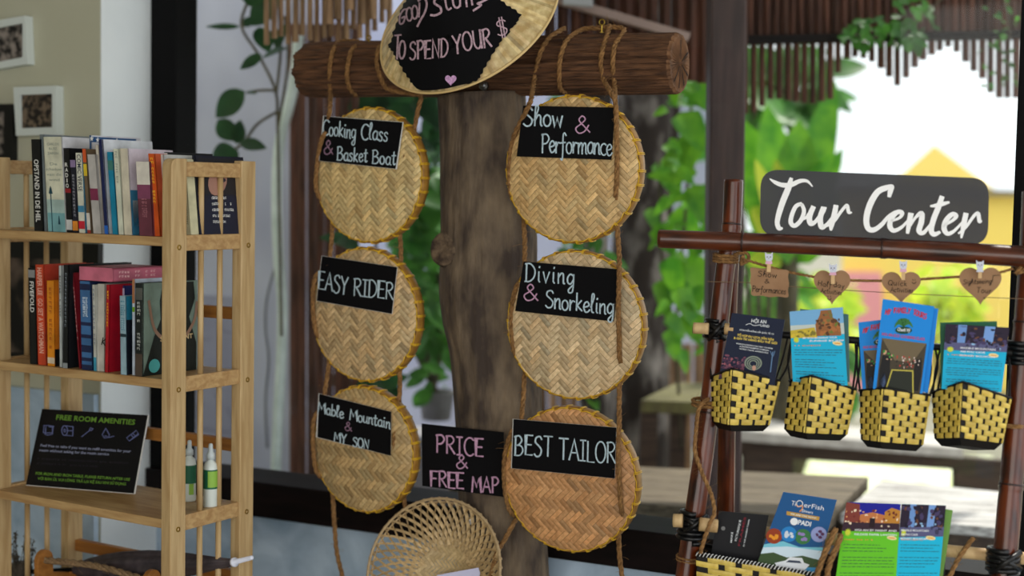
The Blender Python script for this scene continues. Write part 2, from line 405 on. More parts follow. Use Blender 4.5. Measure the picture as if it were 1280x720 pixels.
mat('beam_light', (176, 150, 140), .6)
mat('reed', (176, 140, 106), .8, (112, 82, 58), 14, (6, 6, .5), tint=True)
mat('reed_dark', (104, 66, 50), .8, (60, 36, 28), 14, (6, 6, .5), tint=True)
mat('pipe', (226, 236, 234), .4, (200, 212, 208), 12)
mat('yellow_house', (255, 222, 112), .8)
mat('pink_house', (236, 158, 160), .8)
mat('gutter', (120, 112, 96), .7)
mat('bark', (46, 38, 34), .95, (168, 158, 150), 11, (1, 1, .4), detail=8, bump=.6, lo=.50, hi=.74)
leafmat('leaf_dark', (44, 84, 44), (26, 58, 34))
leafmat('leaf_mid', (82, 140, 52), (52, 104, 40))
leafmat('leaf_bright', (120, 180, 46), (74, 140, 40))
leafmat('leaf_lime', (232, 236, 80), (170, 208, 60))
clearmat('window_pane', (.97, .985, .98, 1), .010)

# ------------------------------------------------------------------ the setting
def sbox(name, F, u0, u1, n0, n1, z0, z1, m, bevel=0):
    b = MB(); b.fbox(F, u0, u1, n0, n1, z0, z1); return b.build(name, m, bevel=bevel, kind='structure')
uL0, _ = WALL.uz(188, 100, .03); uL1, _ = WALL.uz(220, 100, .03)
uR0, _ = WALL.uz(1273, 100, .03)
lo, hi = .02, .6                                    # how far the beige wall stands out
def px_of(P):
    d = P - EYE; return 640 + FPX * d.dot(CR) / d.dot(CF)
for _i in range(40):
    mid = (lo + hi) / 2
    if px_of(WALL.w(uL0, mid, 1.8)) > 127: lo = mid
    else: hi = mid
NB = lo
ZS0, ZS1 = .665, .76                                # sill beam
sbox('wall_left', WALL, uL0 - 3.2, uL0 - .004, -.06, NB, 0, 2.75, 'beige_paint')
sbox('trim_lit_end', WALL, uL0 - .004, uL0, -.06, NB, 0, 2.75, 'lit_and_white_paint')  # skin on the wall's end; the stronger light there is painted as white
sbox('trim_2', WALL, uL0 - 3.2, uL0 - .01, NB, NB + .018, 0, .985, 'marble')
sbox('wall_back', WALL, uL0, 1.9, -.10, .0, 0, ZS0 + .01, 'marble')
sbox('wall_header', WALL, uL0, 1.9, -.10, .0, 2.35, 2.75, 'lit_and_white_paint')
sbox('trim_3', WALL, uL0, 1.9, -.12, .05, ZS0, ZS1, 'dark_wood', .004)
sbox('window_1', WALL, uL0, uL1, -.06, .03, ZS1, 2.35, 'black_metal', .002)
sbox('window_2', WALL, uR0, uR0 + .07, -.06, .03, ZS1, 2.35, 'black_metal', .002)
sbox('window_3', WALL, uL1, uR0, -.026, -.020, ZS1, 2.35, 'window_pane')
b = MB(); b.box((0, 1.0, -.05), 12, 9, .1); b.build('floor', 'floor_tile', kind='structure')
b = MB(); b.fbox(WALL, uL0 - 3.2, 2.6, -.1, 5.5, 2.75, 2.85); b.build('ceiling', 'ceiling_paint', kind='structure')
sbox('wall_rear', WALL, uL0 - 3.2, 2.6, 5.5, 5.6, 0, 2.75, 'beige_paint')
sbox('wall_far_left', WALL, uL0 - 3.3, uL0 - 3.2, -.1, 5.5, 0, 2.75, 'beige_paint')
b = MB(); b.fbox(WALL, WALL.uz(400, 100, -.9)[0], 1.2, -1.35, -.1, 2.72, 2.80); b.build('roof_yard_shade', 'roof_wood', kind='structure')  # unseen roof added over the near yard to shade it
b = MB(); b.box((0, 26, -.06), 70, 44, .1); b.build('ground_garden', 'ground', kind='structure')
# white wall of the yard outside
u0, z0 = WALL.uz(150, 300, -.95); u1, z1 = WALL.uz(372, 300, -.95)
sbox('wall_yard', WALL, u0 - .8, u1, -1.07, -.95, 0, 2.9, 'outside_paint')
# lavender painted patch with faint brush lines low on the yard wall
b = MB(); hy = lambda x, y: WALL.hit(x, y, -.943)
q = [(214, 366), (309, 372), (309, 560), (214, 552)]
b.prism([hy(*p) for p in q], WALL.n * -.006); po = b.build('poster', 'lavender_paint')
props(po, 'lavender blue sheet with faint sketch lines on the white yard wall behind the bookcase', 'poster')
b = MB(); hy2 = lambda x, y: WALL.hit(x, y, -.9415)
for (x0, y0, x1, y1) in ((235, 420, 262, 424), (242, 448, 256, 440), (262, 470, 296, 476), (268, 492, 276, 500), (236, 505, 255, 506), (276, 412, 300, 416), (240, 532, 290, 540), (284, 510, 292, 524)):
    ribbon(b, [(x0, y0), ((x0 + x1) / 2, (y0 + y1) / 2 + 2), (x1, y1)], 1.0, hy2)
mat('sketch_line', (112, 110, 140), .8); b.build('sketch_lines', 'sketch_line', po)
# far white wall behind the plants
b = MB(); b.prism([atY(380, -40, 7.6), atY(885, -40, 7.6), atY(885, 560, 7.6), atY(380, 560, 7.6)], V((0, .12, 0)))
b.build('wall_garden', 'outside_paint', kind='structure')

# ------------------------------------------------------------------ framed pictures on the beige wall
HB = lambda off: (lambda x, y: WALL.hit(x, y, NB + off))
mat('frame_white', (216, 224, 220), .5); mat('frame_black', (12, 12, 12), .5)
mat('photo_grey', (20, 18, 18), .6, (150, 140, 132), 38, detail=5, lo=.42, hi=.62)
mat('photo_sepia', (30, 24, 20), .6, (120, 104, 86), 60, detail=6, lo=.45, hi=.62)
mat('photo_dark', (16, 14, 13), .6, (110, 94, 82), 7, detail=3, lo=.45, hi=.62)
def picture(outer, inner, dep, fm, pm, label):
    c = HB(0)(*bil(outer, .5, 1)); e = thing('framed_picture', label, 'picture', c, 0)
    f = HB(dep); b = MB()
    for i in range(4):
        j = (i + 1) % 4
        b.prism([f(*outer[i]), f(*outer[j]), f(*inner[j]), f(*inner[i])], WALL.n * -(dep - .001))
    b.build('frame', fm, e)
    b = MB(); g = HB(dep - .008); b.prism([g(*p) for p in inner], WALL.n * -.006); b.build('photograph', pm, e)
picture([(-26, 29), (31, 19.5), (33.5, 80), (-26, 90)], [(-20, 38), (28, 29), (28, 71.5), (-20, 81)], .03, 'frame_white', 'photo_grey', 'white framed grey photograph hung slightly tilted at the top of the beige wall')
picture([(16.5, 109), (69.6, 107), (70.4, 168.6), (20, 169.6)], [(24.4, 118.7), (65, 117), (65, 159), (25, 160.4)], .03, 'frame_white', 'photo_sepia', 'small white framed sepia group photograph just above the books on the beige wall')
picture([(-30, 130), (15.6, 130), (15.6, 215), (-30, 217)], [(-26, 139), (5, 139), (5, 206), (-26, 208)], .02, 'frame_black', 'photo_grey', 'black framed picture cut by the left edge below the tilted white frame')
picture([(-8, 300), (123, 305), (121, 447), (-8, 452)], [(2, 322), (110, 325), (108, 438), (2, 441)], .02, 'frame_black', 'photo_dark', 'large black framed brown picture on the wall behind the middle shelf of books')
# ------------------------------------------------------------------ bookcase
def czof(px, py, d=0.0): return CASE.uz(px, py, -d)[1]
DEP, WID, TOPZ = .265, .585, 1.604
SH = [1.437, 1.132, .829, .525, .22]                # shelf tops (front edge)
PW, PT = .046, .028                                 # post depth along the side, post thickness along the front
case = thing('bookcase', 'pale pine bookcase with slatted sides and open shelves by the beige wall', 'bookcase', CASE.w(-WID / 2, -DEP / 2, 0), -CASE.a)
def rounded_post(u0, u1, d0, d1, top, rnd_front):
    b = MB(); n = 8; r = .018; prof = [(d0, 0), (d1, 0)]
    if rnd_front: prof += [(d1, top)] + [(d0 + r - r * sin(pi / 2 * k / n), top - r + r * cos(pi / 2 * k / n)) for k in range(n + 1)]
    else: prof += [(d1, top), (d0, top)]
    pts = [CASE.w(u0, -d, z) for d, z in prof]; b.prism(pts, CASE.u * (u1 - u0)); return b
for u0 in (-PT, -WID):
    for d0, rf in ((0, True), (DEP - PW, False)):
        p = rounded_post(u0, u0 + PT, d0, d0 + PW, TOPZ, rf).build('post', 'pine', case, bevel=.002)
        for zz in SH[:4]:
            if u0 == -PT:
                b = MB(); b.lathe(CASE.w(u0 + PT - .002, -(d0 + PW / 2), zz - .022), CASE.u, [(.006, 0), (.006, .003), (.0035, .0032), (.0035, .0015)], 12); b.build('screw_cap', 'brass', p)
    rl = [(TOPZ - .006, .032)] + [(z + .004, .034) for z in SH]
    for zt, h in rl:
        b = MB(); b.fbox(CASE, u0 + .004, u0 + PT - .004, -(DEP - PW), -PW, zt - h, zt); b.build('side_rail', 'pine_across', case, bevel=.002)
    for dd in (PW + .058, PW + .118):
        for i in range(len(rl) - 1):
            b = MB(); b.tube([CASE.w(u0 + PT / 2, -dd, rl[i + 1][0] - .002), CASE.w(u0 + PT / 2, -dd, rl[i][0] - rl[i][1] + .002)], .0066, 12)
            b.build('side_slat', 'pine', case, smooth=True)
for z in SH:
    b = MB(); b.fbox(CASE, -WID + PT, -PT, -(DEP - .03), -.002, z - .02, z)
    b.fbox(CASE, -WID + .002, -WID + PT, -(DEP - PW), -PW, z - .018, z - .001); b.build('shelf', 'pine_across', case, bevel=.0015)
for z in (SH[0] + .125, SH[1] + .14, SH[2] + .14, SH[3] + .14):
    b = MB(); b.fbox(CASE, -WID + PT, -PT, -(DEP - .008), -(DEP - .026), z - .028, z + .0); b.build('back_rail', 'brown_pine', case, bevel=.0015)

# ------------------------------------------------------------------ books
def smudge(seed):                  # an unreadable line of small print: strokes the size of letters
    r = random.Random(seed); vs = []; fs = []; x = 0
    for i in range(14):
        if r.random() < .18: x += .5; continue
        h = CAPH * r.uniform(.75, 1)
        for (x0, x1, y0, y1) in ((0, .12, 0, h), (.12, .4, h * .8, h), (.12, .36, r.choice((0, .4)) * h, r.choice((.18, .55)) * h)):
            k = len(vs); vs += [(x + x0, y0), (x + x1, y0), (x + x1, y1), (x + x0, y1)]; fs.append([k, k + 1, k + 2, k + 3])
        x += .55
    return vs, fs
def bookmat(c, c2=None):
    k = 'book_' + '_'.join(str(int(x)) for x in c)
    return mat(k, c, .42, [max(0, x * .86) for x in c], 25, spec=.4)
mat('pages', (222, 212, 186), .9, (200, 188, 160), 200, (1, 1, 1))
def book(tl, tr, bl, br, ytop, ybot, label, col, depth=.135, title=None, tcol=(235, 235, 230), tsz=.55, trange=(.1, .75), cover=None, bands=(), group='books standing on the shelves', inset=.012, cover_col=None, shelf=0, vertical=True, stacked=False):
    # spine quad in pixels on a plane just behind the shelf's front edge
    F = Plane(CASE.w(0, -inset, 0), CASE.n); z0 = SH[shelf]
    q = [(tl, ytop), (tr, ytop), (br, ybot), (bl, ybot)]
    A, B, C, D = [F.hit(*p) for p in q]; C.z = z0 + .0005; D.z = z0 + .0005
    lean = ((A - D) + (B - C)) / 2; H = lean.z; hz = V((lean.x, lean.y, 0)); thick = max((C - D).length, .005)
    Cc = D + CASE.u * thick; A = D + hz + V((0, 0, H)); B = Cc + hz + V((0, 0, H)); C = Cc
    dv = CASE.n * -depth; e = thing('book', label, 'book', (C + D) / 2 + dv * .5, -CASE.a, group)
    t = min(.0016, thick * .2); u = (C - D).normalized()
    b = MB(); inner = .002
    b.hexa([D, D + u * t, D + u * t + dv, D + dv, A, A + u * t, A + u * t + dv, A + dv])
    b.mi = 1
    b.hexa([C - u * t, C, C + dv, C - u * t + dv, B - u * t, B, B + dv, B - u * t + dv])
    b.mi = 0
    b.hexa([D, C, C + dv * .02, D + dv * .02, A, B, B + dv * .02, A + dv * .02])
    cm = bookmat(col); b.build('cover', [cm, bookmat(cover_col) if cover_col else cm], e)
    b = MB(); up = (A - D).normalized(); i0 = dv * .015; i1 = dv * .985
    b.hexa([D + u * t + i0 + up * inner, C - u * t + i0 + up * inner, C - u * t + i1 + up * inner, D + u * t + i1 + up * inner, A + u * t + i0 - up * inner, B - u * t + i0 - up * inner, B - u * t + i1 - up * inner, A + u * t + i1 - up * inner])
    b.build('pages', 'pages', e)
    P = lambda s, tt, off=.0006: D + u * (thick * s) + (A - D) * tt + CASE.n * off     # s across the spine, tt up
    for (t0, t1, cc) in bands:
        b = MB(); b.poly([P(.02, t0, .0004), P(.98, t0, .0004), P(.98, t1, .0004), P(.02, t1, .0004)]); b.build('spine_band', bookmat(cc), e)
    if title:
        b = MB()
        vs, fs = fontmesh(title, .012) if title != '~' else smudge(label)
        a0 = min(x for x, y in vs); a1 = max(x for x, y in vs)
        if stacked:
            for i, ch in enumerate(title):
                vs, fs = fontmesh(ch, .02); a0 = min(x for x, y in vs); a1 = max(x for x, y in vs)
                hw = .24 if ch != 'I' else .08; b.add([P(.42 - hw + 2 * hw * (x - a0) / (a1 - a0), .78 - i * .062 + y / CAPH * .045) for x, y in vs], fs)
        elif vertical:
            b.add([P(.5 - tsz / 2 + tsz * (y / CAPH), trange[1] - (trange[1] - trange[0]) * (x - a0) / (a1 - a0)) for x, y in vs], fs)
        b.build('title', mat('title_%d_%d_%d' % tcol, tcol, .6), e)
    if cover:                       # marks on the right hand cover: (depth0, depth1, height0, height1, colour)
        for (d0, d1, h0, h1, cc) in cover:
            b = MB(); Q = lambda d, h: C + dv * d + (B - C) * h + u * .0006
            b.poly([Q(d0, h0), Q(d1, h0), Q(d1, h1), Q(d0, h1)]); b.build('cover_patch', bookmat(cc), e)
    return e, (A, B, C, D, u, dv)
W_ = (232, 228, 214)
book(40.5, 48.5, 43, 54, 174, 287, 'black book with bold white spine lettering at the left end of the top shelf', (16, 16, 18), title='OPSTAND IN DE HEL', trange=(.1, .78), tsz=.5)
book(49.5, 54.3, 54.6, 59.6, 168, 288, 'thin tall grey book second from the left on the top shelf', (120, 130, 134), inset=.016)
e, g = book(54.5, 76.5, 60.2, 82.8, 171, 288, 'thick cream book fading to teal with a street lamp on its spine', (226, 226, 202), bands=((0, .2, (126, 180, 186)), (.2, .34, (180, 206, 200))), cover_col=(232, 232, 238), depth=.15)
A, B, C, D, u, dv = g; th = (C - D).length; P = lambda s, t, o=.0009: D + u * (th * s) + (A - D) * t + CASE.n * o
b = MB(); b.poly([P(.24, 0), P(.29, 0), P(.29, .4), P(.24, .4)]); b.poly([P(.15, .4), P(.38, .4), P(.32, .455), P(.21, .455)]); b.poly([P(.21, .455), P(.32, .455), P(.265, .485)])
b.poly([P(.6, .08), P(.72, .08), P(.68, .17), P(.64, .17)]); b.build('lamp_drawing', mat('lamp_ink', (30, 70, 84), .6), e)
b = MB()
for i, (tx, w0, w1) in enumerate((('CARLOS', .2, .85), ('RUIZ', .3, .75), ('ZAFON', .2, .8))):
    vs, fs = fontmesh(tx, .004); a0 = min(x for x, y in vs); a1 = max(x for x, y in vs)
    b.add([P(w0 + (w1 - w0) * (x - a0) / (a1 - a0), .91 - i * .048 + y / CAPH * .026) for x, y in vs], fs)
for i, tx in enumerate(('De', 'schaduw', 'van de', 'wind')):
    vs, fs = fontmesh(tx, .0); a0 = min(x for x, y in vs); a1 = max(x for x, y in vs); h = .1 + .05 * len(tx)
    b.add([P(.5 - h + 2 * h * (x - a0) / (a1 - a0), .70 - i * .055 + y / CAPH * .03) for x, y in vs], fs)
b.build('title', mat('title_grey', (150, 160, 150), .6), e)
book(79, 86.8, 83.6, 91, 185, 289, 'black book with large white spine letters and a red dot, beside the thick cream book', (18, 17, 20), bands=((.0, .0, (0, 0, 0)), (.47, .52, (150, 30, 40)), (.03, .15, (220, 220, 220))), depth=.15, inset=.014, title='RADIO', stacked=True)
book(87.3, 94.6, 91.3, 98, 200, 289, 'navy book with a lilac top band and an orange sticker on its spine', (26, 28, 44), bands=((.9, 1, (150, 130, 170)), (.03, .16, (240, 150, 50))), title='~', tcol=(150, 150, 160), trange=(.22, .8), tsz=.4, inset=.010)
book(95, 101.8, 99, 106.8, 191, 290, 'white and blue book with dark spine letters and a red square near its foot', (232, 232, 214), bands=((.0, .0, (0, 0, 0)), (.05, .15, (214, 40, 60)), (.26, .34, (70, 150, 190))), title='COMIC VERSE', tcol=(30, 40, 60), trange=(.52, .98), tsz=.6, cover_col=(70, 150, 190))
book(102.6, 107.6, 109.4, 113.8, 186, 291, 'narrow book with orange, yellow and brown spine bands on the top shelf', (116, 98, 76), bands=((.84, 1, (222, 96, 46)), (.68, .82, (238, 206, 50)), (.04, .24, (226, 220, 210)), (.0, .04, (170, 60, 50))))
e, g = book(108.2, 117.4, 114.4, 116.6, 169, 291, 'tallest book on the top shelf, blue with white stars', (32, 84, 138), cover=((.0, .9, .93, .985, (32, 84, 138)),), depth=.15, inset=.03, cover_col=(226, 226, 232))
A, B, C, D, u, dv = g
b = MB()
for (d, h, r) in ((.12, .955, .007), (.5, .955, .007)):
    c0 = C + dv * d + (B - C) * h + u * .0014; vs = [c0 + (dv.normalized() * sin(k * pi / 5) + V((0, 0, 1)) * cos(k * pi / 5)) * (r if k % 2 == 0 else r * .42) for k in range(10)]; b.poly(vs)
c0 = D + u * .008 + (A - D) * .965 + CASE.n * .001; b.poly([c0 + (u * sin(k * pi / 5) + V((0, 0, 1)) * cos(k * pi / 5)) * (.007 if k % 2 == 0 else .003) for k in range(10)])
b.build('star', mat('star_white', (236, 236, 236), .6), e)
book(109.8, 118.2, 116.8, 126.8, 193, 291, 'light grey book with a maroon band round the middle of its spine', (196, 192, 188), bands=((.42, .57, (134, 50, 84)),))
book(119, 123, 127, 130.6, 181, 292, 'narrow cream book left of the slim navy book on the top shelf', (226, 218, 204), inset=.02)
book(123.2, 127.8, 131, 135.6, 174, 293, 'slim navy book with a bright blue foot on the top shelf', (24, 34, 84), bands=((.0, .09, (40, 110, 210)),), cover_col=(226, 230, 236), depth=.15)
book(129.4, 133.2, 136, 140.4, 190, 293, 'very thin pale book squeezed between the navy and the turquoise books', (220, 224, 220), inset=.025, depth=.11)
book(133.4, 140.6, 140.8, 147.6, 190, 293, 'turquoise book with an olive band below its top on the top shelf', (20, 140, 178), bands=((.78, .9, (70, 130, 120)),))
book(141.2, 148.2, 148.4, 155, 186, 293, 'pale green white book with faint spine script on the top shelf', (226, 230, 210), title='~', tcol=(150, 156, 146), trange=(.6, .97), tsz=.4)
book(148.8, 161, 155.4, 165.4, 185.5, 294, 'thick plain cream book with a pinkish cover and blue artwork low on its side', (226, 218, 196), cover=((.0, .5, .0, .52, (60, 130, 168)), (.04, .3, .1, .4, (200, 206, 210))), cover_col=(228, 216, 228))
book(170.5, 186, 174.4, 191.2, 202, 295, 'maroon book with a white upper third on its spine', (110, 56, 70), bands=((.69, 1, (232, 226, 214)), (.5, .69, (134, 70, 100))), title='~', tcol=(170, 110, 120), trange=(.25, .5), tsz=.4, inset=.006)
book(186.4, 192, 192.6, 200.4, 192, 295, 'orange book with yellow spine lettering near the front post', (222, 92, 34), title='~', tcol=(246, 190, 50), trange=(.4, .95), tsz=.5, cover_col=(206, 86, 44), cover=((.3, .7, .2, .36, (236, 196, 60)), (.2, .7, .42, .7, (190, 130, 120))))
book(198, 205.4, 204, 209.4, 193, 295, 'grey white book leaning next to the front post on the top shelf', (204, 204, 200), inset=.03, depth=.12)
book(205.6, 209, 212, 216, 190, 295, 'black book half hidden behind the front post on the top shelf', (22, 24, 24), bands=((.9, .99, (230, 230, 230)),), depth=.14, inset=.05)
book(226, 231, 233, 238.5, 199, 297, 'leaning cream book seen between the post and the side slats', (222, 216, 176), title='~', tcol=(120, 120, 96), trange=(.15, .55), tsz=.5, inset=.07, depth=.12)
e, g = book(240, 243.5, 246.5, 250, 194, 297, 'dark blue book with a face on its cover facing the side slats', (20, 26, 44), depth=.155, inset=.095, cover=((.05, .95, .52, .97, (30, 28, 34)), (.0, .98, .02, .5, (17, 24, 50))), cover_col=(18, 22, 40))
A, B, C, D, u, dv = g
b = MB(); Q = lambda d, h, o=.0014: C + dv * d + (B - C) * h + u * o
b.poly([Q(.42 + .2 * cos(k * pi / 8), .68 + .17 * sin(k * pi / 8) + .05 * cos(k * pi / 8)) for k in range(16)]); b.build('cover_face', mat('face_print', (164, 122, 106), .5), e)
b = MB(); b.poly([Q(.5 + .09 * cos(k * pi / 6), .70 + .03 * sin(k * pi / 6), .0019) for k in range(12)]); b.build('cover_eye', mat('eye_print', (40, 34, 50), .5), e)
b = MB()
for i, tx in enumerate('abcde'):
    vs, fs = smudge(tx); a0 = min(x for x, y in vs); a1 = max(x for x, y in vs); wl = (.3, .4, .44, .36, .26)[i]
    b.add([Q(.27 + wl * (x - a0) / (a1 - a0), .46 - .075 * i + y / CAPH * .035, .0022) for x, y in vs], fs)
b.build('title', 'paper_white', e)
# middle shelf
G2 = 'books standing on the shelves'
book(34.8, 44, 37.5, 46, 335, 447, 'black book with tall white spine letters at the left end of the middle shelf', (18, 18, 20), title='FIVEFOLD', trange=(.54, .86), tsz=.55, bands=((.9, .98, (150, 150, 150)),), shelf=1)
book(44.4, 54, 47.6, 57.8, 331, 449, 'orange red book with pale spine letters on the middle shelf', (214, 76, 42), title='HARPER LEE  GO SET A WATCHMAN', tcol=(240, 190, 170), trange=(.12, .97), tsz=.55, shelf=1, depth=.15, cover_col=(188, 60, 38))
book(58.4, 67.6, 59.6, 68.6, 351, 450, 'yellow orange book with a black figure on its cover, middle shelf', (240, 150, 30), title='~', tcol=(180, 90, 30), trange=(.2, .92), tsz=.4, shelf=1, bands=((.03, .1, (240, 220, 190)),), cover_col=(230, 130, 30), cover=((.0, .6, .0, .2, (20, 18, 18)), (.2, .6, .45, .75, (20, 18, 18)), (.35, .6, .2, .45, (24, 20, 18))))
book(61, 66, 62, 67, 336, 450, 'brown book standing behind the yellow orange book', (96, 50, 36), shelf=1, inset=.11, depth=.1)
book(72.8, 77.5, 74.6, 77.8, 332, 452, 'thin white book beside the large black book on the middle shelf', (206, 214, 214), shelf=1, title='~', tcol=(60, 60, 60), trange=(.5, .9), tsz=.5)
book(78.4, 87, 78.6, 84.6, 331, 453, 'large black book on the middle shelf', (22, 24, 28), shelf=1, depth=.19, title='~', tcol=(130, 140, 150), trange=(.4, .92), tsz=.35, bands=((.0, .05, (150, 156, 160)),), inset=.006)
book(88, 94, 99, 101, 341, 455, 'dark red book leaning to the right against the striped blue book', (140, 28, 42), shelf=1, title='~', tcol=(220, 170, 170), trange=(.3, .85), tsz=.4, inset=.02)
book(99.6, 112.6, 102.4, 115.4, 351.5, 457, 'blue book with dark blue stripes under the pink book', (66, 114, 168), shelf=1, depth=.15, bands=((.9, .97, (28, 40, 80)), (.0, .06, (28, 40, 80)), (.1, .14, (28, 40, 80)), (.2, .28, (28, 40, 80)), (.36, .4, (28, 40, 80)), (.5, .54, (28, 40, 80))), cover_col=(30, 44, 84), title='~', tcol=(210, 226, 240), trange=(.6, .82), tsz=.5)
e = None
book(114, 120, 117.4, 121, 356, 459, 'thin off-white book right of the striped blue book', (214, 214, 204), shelf=1, title='~', tcol=(120, 130, 150), trange=(.3, .95), tsz=.5, bands=((.0, .16, (66, 160, 190)),))
book(120.4, 132.6, 121.6, 130.4, 355, 459, 'plain grey white book with a single black letter low on its spine', (206, 202, 192), shelf=1, inset=.016)
book(133, 137.6, 131, 135.4, 356, 459, 'red book with yellow print on its spine and violet letters on its cover', (190, 22, 36), shelf=1, title='~', tcol=(240, 190, 40), trange=(.52, .93), tsz=.4, cover_col=(176, 18, 40), cover=((.35, .42, .3, .38, (214, 150, 60)),))
e = [x for x in bpy.data.objects if x.get('label', '').startswith('red book with yellow')][0]
F_ = Plane(CASE.w(0, -.012, 0), CASE.n)
book(148, 156.4, 150, 157, 357, 459, 'dark blue book rising behind the pale blue one on the middle shelf', (34, 44, 110), shelf=1, inset=.05, depth=.11, bands=((.86, .97, (200, 190, 220)),))
book(148.4, 158.4, 151, 158.6, 370, 460, 'short pale blue book with a small dark bird on its spine', (160, 192, 206), shelf=1, title='~', tcol=(90, 140, 160), trange=(.56, .94), tsz=.7, bands=((.48, .52, (40, 60, 70)),), cover_col=(30, 120, 150), inset=.006, cover=((.0, 1, 0, .7, (16, 22, 34)),), depth=.12)
book(165, 169, 165.4, 168.6, 349, 460, 'thin white and blue book with an orange top beside the dark dress book', (206, 220, 236), shelf=1, bands=((.75, 1, (190, 130, 90)), (.66, .71, (120, 170, 40))), inset=.014)
e, g = book(168.8, 178.8, 169, 178, 354, 461, 'dark green book showing a figure in a dark dress on its cover', (28, 34, 34), shelf=1, depth=.168, title='~', tcol=(170, 174, 170), trange=(.28, .8), tsz=.45, bands=((.0, .24, (84, 70, 60)), (.82, .95, (90, 92, 88))), inset=.008, cover_col=(128, 150, 138))
A, B, C, D, u, dv = g; Q = lambda d, h, o=.0012: C + dv * d + (B - C) * h + u * o
b = MB(); b.poly([Q(.0, 0), Q(.05, .1), Q(.2, .42), Q(.32, .6), (Q(.3, .8)), Q(.36, .99), Q(.92, .99), Q(.95, .8), Q(.84, .6), Q(.98, .3), Q(.98, 0)]); b.build('cover_dress', bookmat((22, 32, 30)), e)
b = MB(); ribbon(b, [(.1, .8), (.2, .5), (.42, .35)], .045, lambda d, h: Q(d, h, .002)); ribbon(b, [(.98, .75), (.93, .55), (.74, .36)], .045, lambda d, h: Q(d, h, .002)); b.build('cover_arms', mat('arm_print', (150, 118, 98)), e)
b = MB(); 
for i, (tx, h, cc) in enumerate((('DE', .52, .1), ('BOEK', .43, .16), ('SPECULANT', .36, .3))):
    vs, fs = fontmesh(tx, .02); a0 = min(x for x, y in vs); a1 = max(x for x, y in vs)
    b.add([Q(.6 - cc + 2 * cc * (x - a0) / (a1 - a0), h + y / CAPH * .05, .0026) for x, y in vs], fs)
b.build('title', mat('title_gold', (216, 190, 140), .5), e)
b = MB(); b.poly([Q(.2 + .1 * cos(k * pi / 8), .1 + .075 * sin(k * pi / 8), .002) for k in range(16)]); b.build('cover_badge', mat('teal_print', (80, 176, 176), .5), e)
# letter K and the TPP lettering
k = [x for x in bpy.data.objects if x.get('label', '').startswith('plain grey white book')][0]
b = MB(); hitk = lambda x, y: Plane(CASE.w(0, -.0152, 0), CASE.n).hit(x, y); hand(b, 'K', (126.5, 431), (131, 432), 9, hitk, 1.2); b.build('letter', 'ink', k)
ch = [c for c in bpy.data.objects if c.get('label', '').startswith('red book with yellow')][0]
b = MB(); co = [c for c in ch.children if c.name.startswith('cover')][0]
cv = [MW[ch.name] @ v.co for v in co.data.vertices]
# right cover plane of the red book
C_ = cv[9]; B_ = cv[13]; dvv = cv[10] - cv[9]; uu = CASE.u
Qr = lambda d, h: C_ + dvv * 0 + (cv[10] - cv[9]) * 0 + CASE.n * (-.135 * d) + (B_ - C_) * h + uu * .0016
for i, ch_ in enumerate('TPP'):
    vs, fs = fontmesh(ch_, .01); a0 = min(x for x, y in vs); a1 = max(x for x, y in vs)
    b.add([Qr(.5 + .22 * (x - a0) / (a1 - a0), .64 - i * .115 + y / CAPH * .085) for x, y in vs], fs)
b.build('title', mat('title_violet', (210, 150, 190), .5), ch)
# the book lying on top of the striped one
zt = SH[1] + .2
P0 = Plane(CASE.w(0, -.012, 0), CASE.n).hit(99, 350.4); zt = P0.z + .0012; u0 = (P0 - CASE.o).dot(CASE.u)
u1 = u0 + .026; e = thing('book', 'pink book lying flat on top of the striped blue book', 'book', CASE.w(u0 + .05, -.08, zt), -CASE.a, G2)
HB_ = .03
b = MB(); du = .105
for (za, zb) in ((0, .003), (HB_ - .003, HB_)): b.fbox(CASE, u0, u0 + du, -.012, -.165, zt + za, zt + zb)
b.fbox(CASE, u0 + du - .003, u0 + du, -.012, -.165, zt, zt + HB_)
b.fbox(CASE, u0, u0 + du, -.0125, -.0155, zt, zt + HB_); b.build('cover', bookmat((214, 116, 140)), e)
b = MB(); b.fbox(CASE, u0 + .003, u0 + du - .003, -.015, -.162, zt + .003, zt + HB_ - .003); b.build('pages', 'pages', e)
b = MB(); vs, fs = smudge('pink'); a0 = min(x for x, y in vs); a1 = max(x for x, y in vs)
for hh in (.018, .009): b.add([CASE.w(u0 + du + .0006, -.03 - .11 * (x - a0) / (a1 - a0), zt + hh + y / CAPH * .005) for x, y in vs], fs)
b.build('title', mat('title_pale_pink', (240, 200, 200), .5), e)

# ------------------------------------------------------------------ amenities card, bottles
a0 = atZ(32.4, 606, SH[2] + .001); a1 = atZ(167, 617, SH[2] + .001)
nn = V((-sin(CASE.a) * .9, -cos(CASE.a), 0)); PL = plane3(a0, a1, a0 + V((0, 0, 1)) * .15 - nn.normalized() * .05)
q = [(52.6, 511), (184.6, 519), (167, 616.6), (32.4, 606)]
e = thing('table_sign', 'black glossy card with green heading propped on the third shelf', 'sign', (a0 + a1) / 2, -CASE.a)
b = MB(); b.prism([PL.hit(*p) for p in q], PL.n * -.004); b.build('card', mat('card_black', (9, 8, 12), .35, spec=.3), e)
b = MB(); b.prism([PL.hit(*p, .0003) for p in [(184.9, 518.6), (185.6, 518.9), (168, 617.6), (167.2, 617.4)]], PL.n * -.0045)
b.prism([PL.hit(*p, .0003) for p in [(32.3, 606), (167.6, 617), (167.6, 618), (32.2, 607)]], PL.n * -.0045); b.build('edge', 'paper_white', e)
b = MB(); g0 = PL.hit(110, 540, -.004); gb = atZ(112, 596, SH[2] + .001)
b.prism([PL.hit(100, 540, -.0045), PL.hit(122, 541, -.0045), PL.hit(122, 600, -.0045) - nn * -0, PL.hit(100, 599, -.0045)], PL.n * -.002); b.build('strut', 'card_black', e)
H1 = PL.at(.0008); up = (.17, -.985)
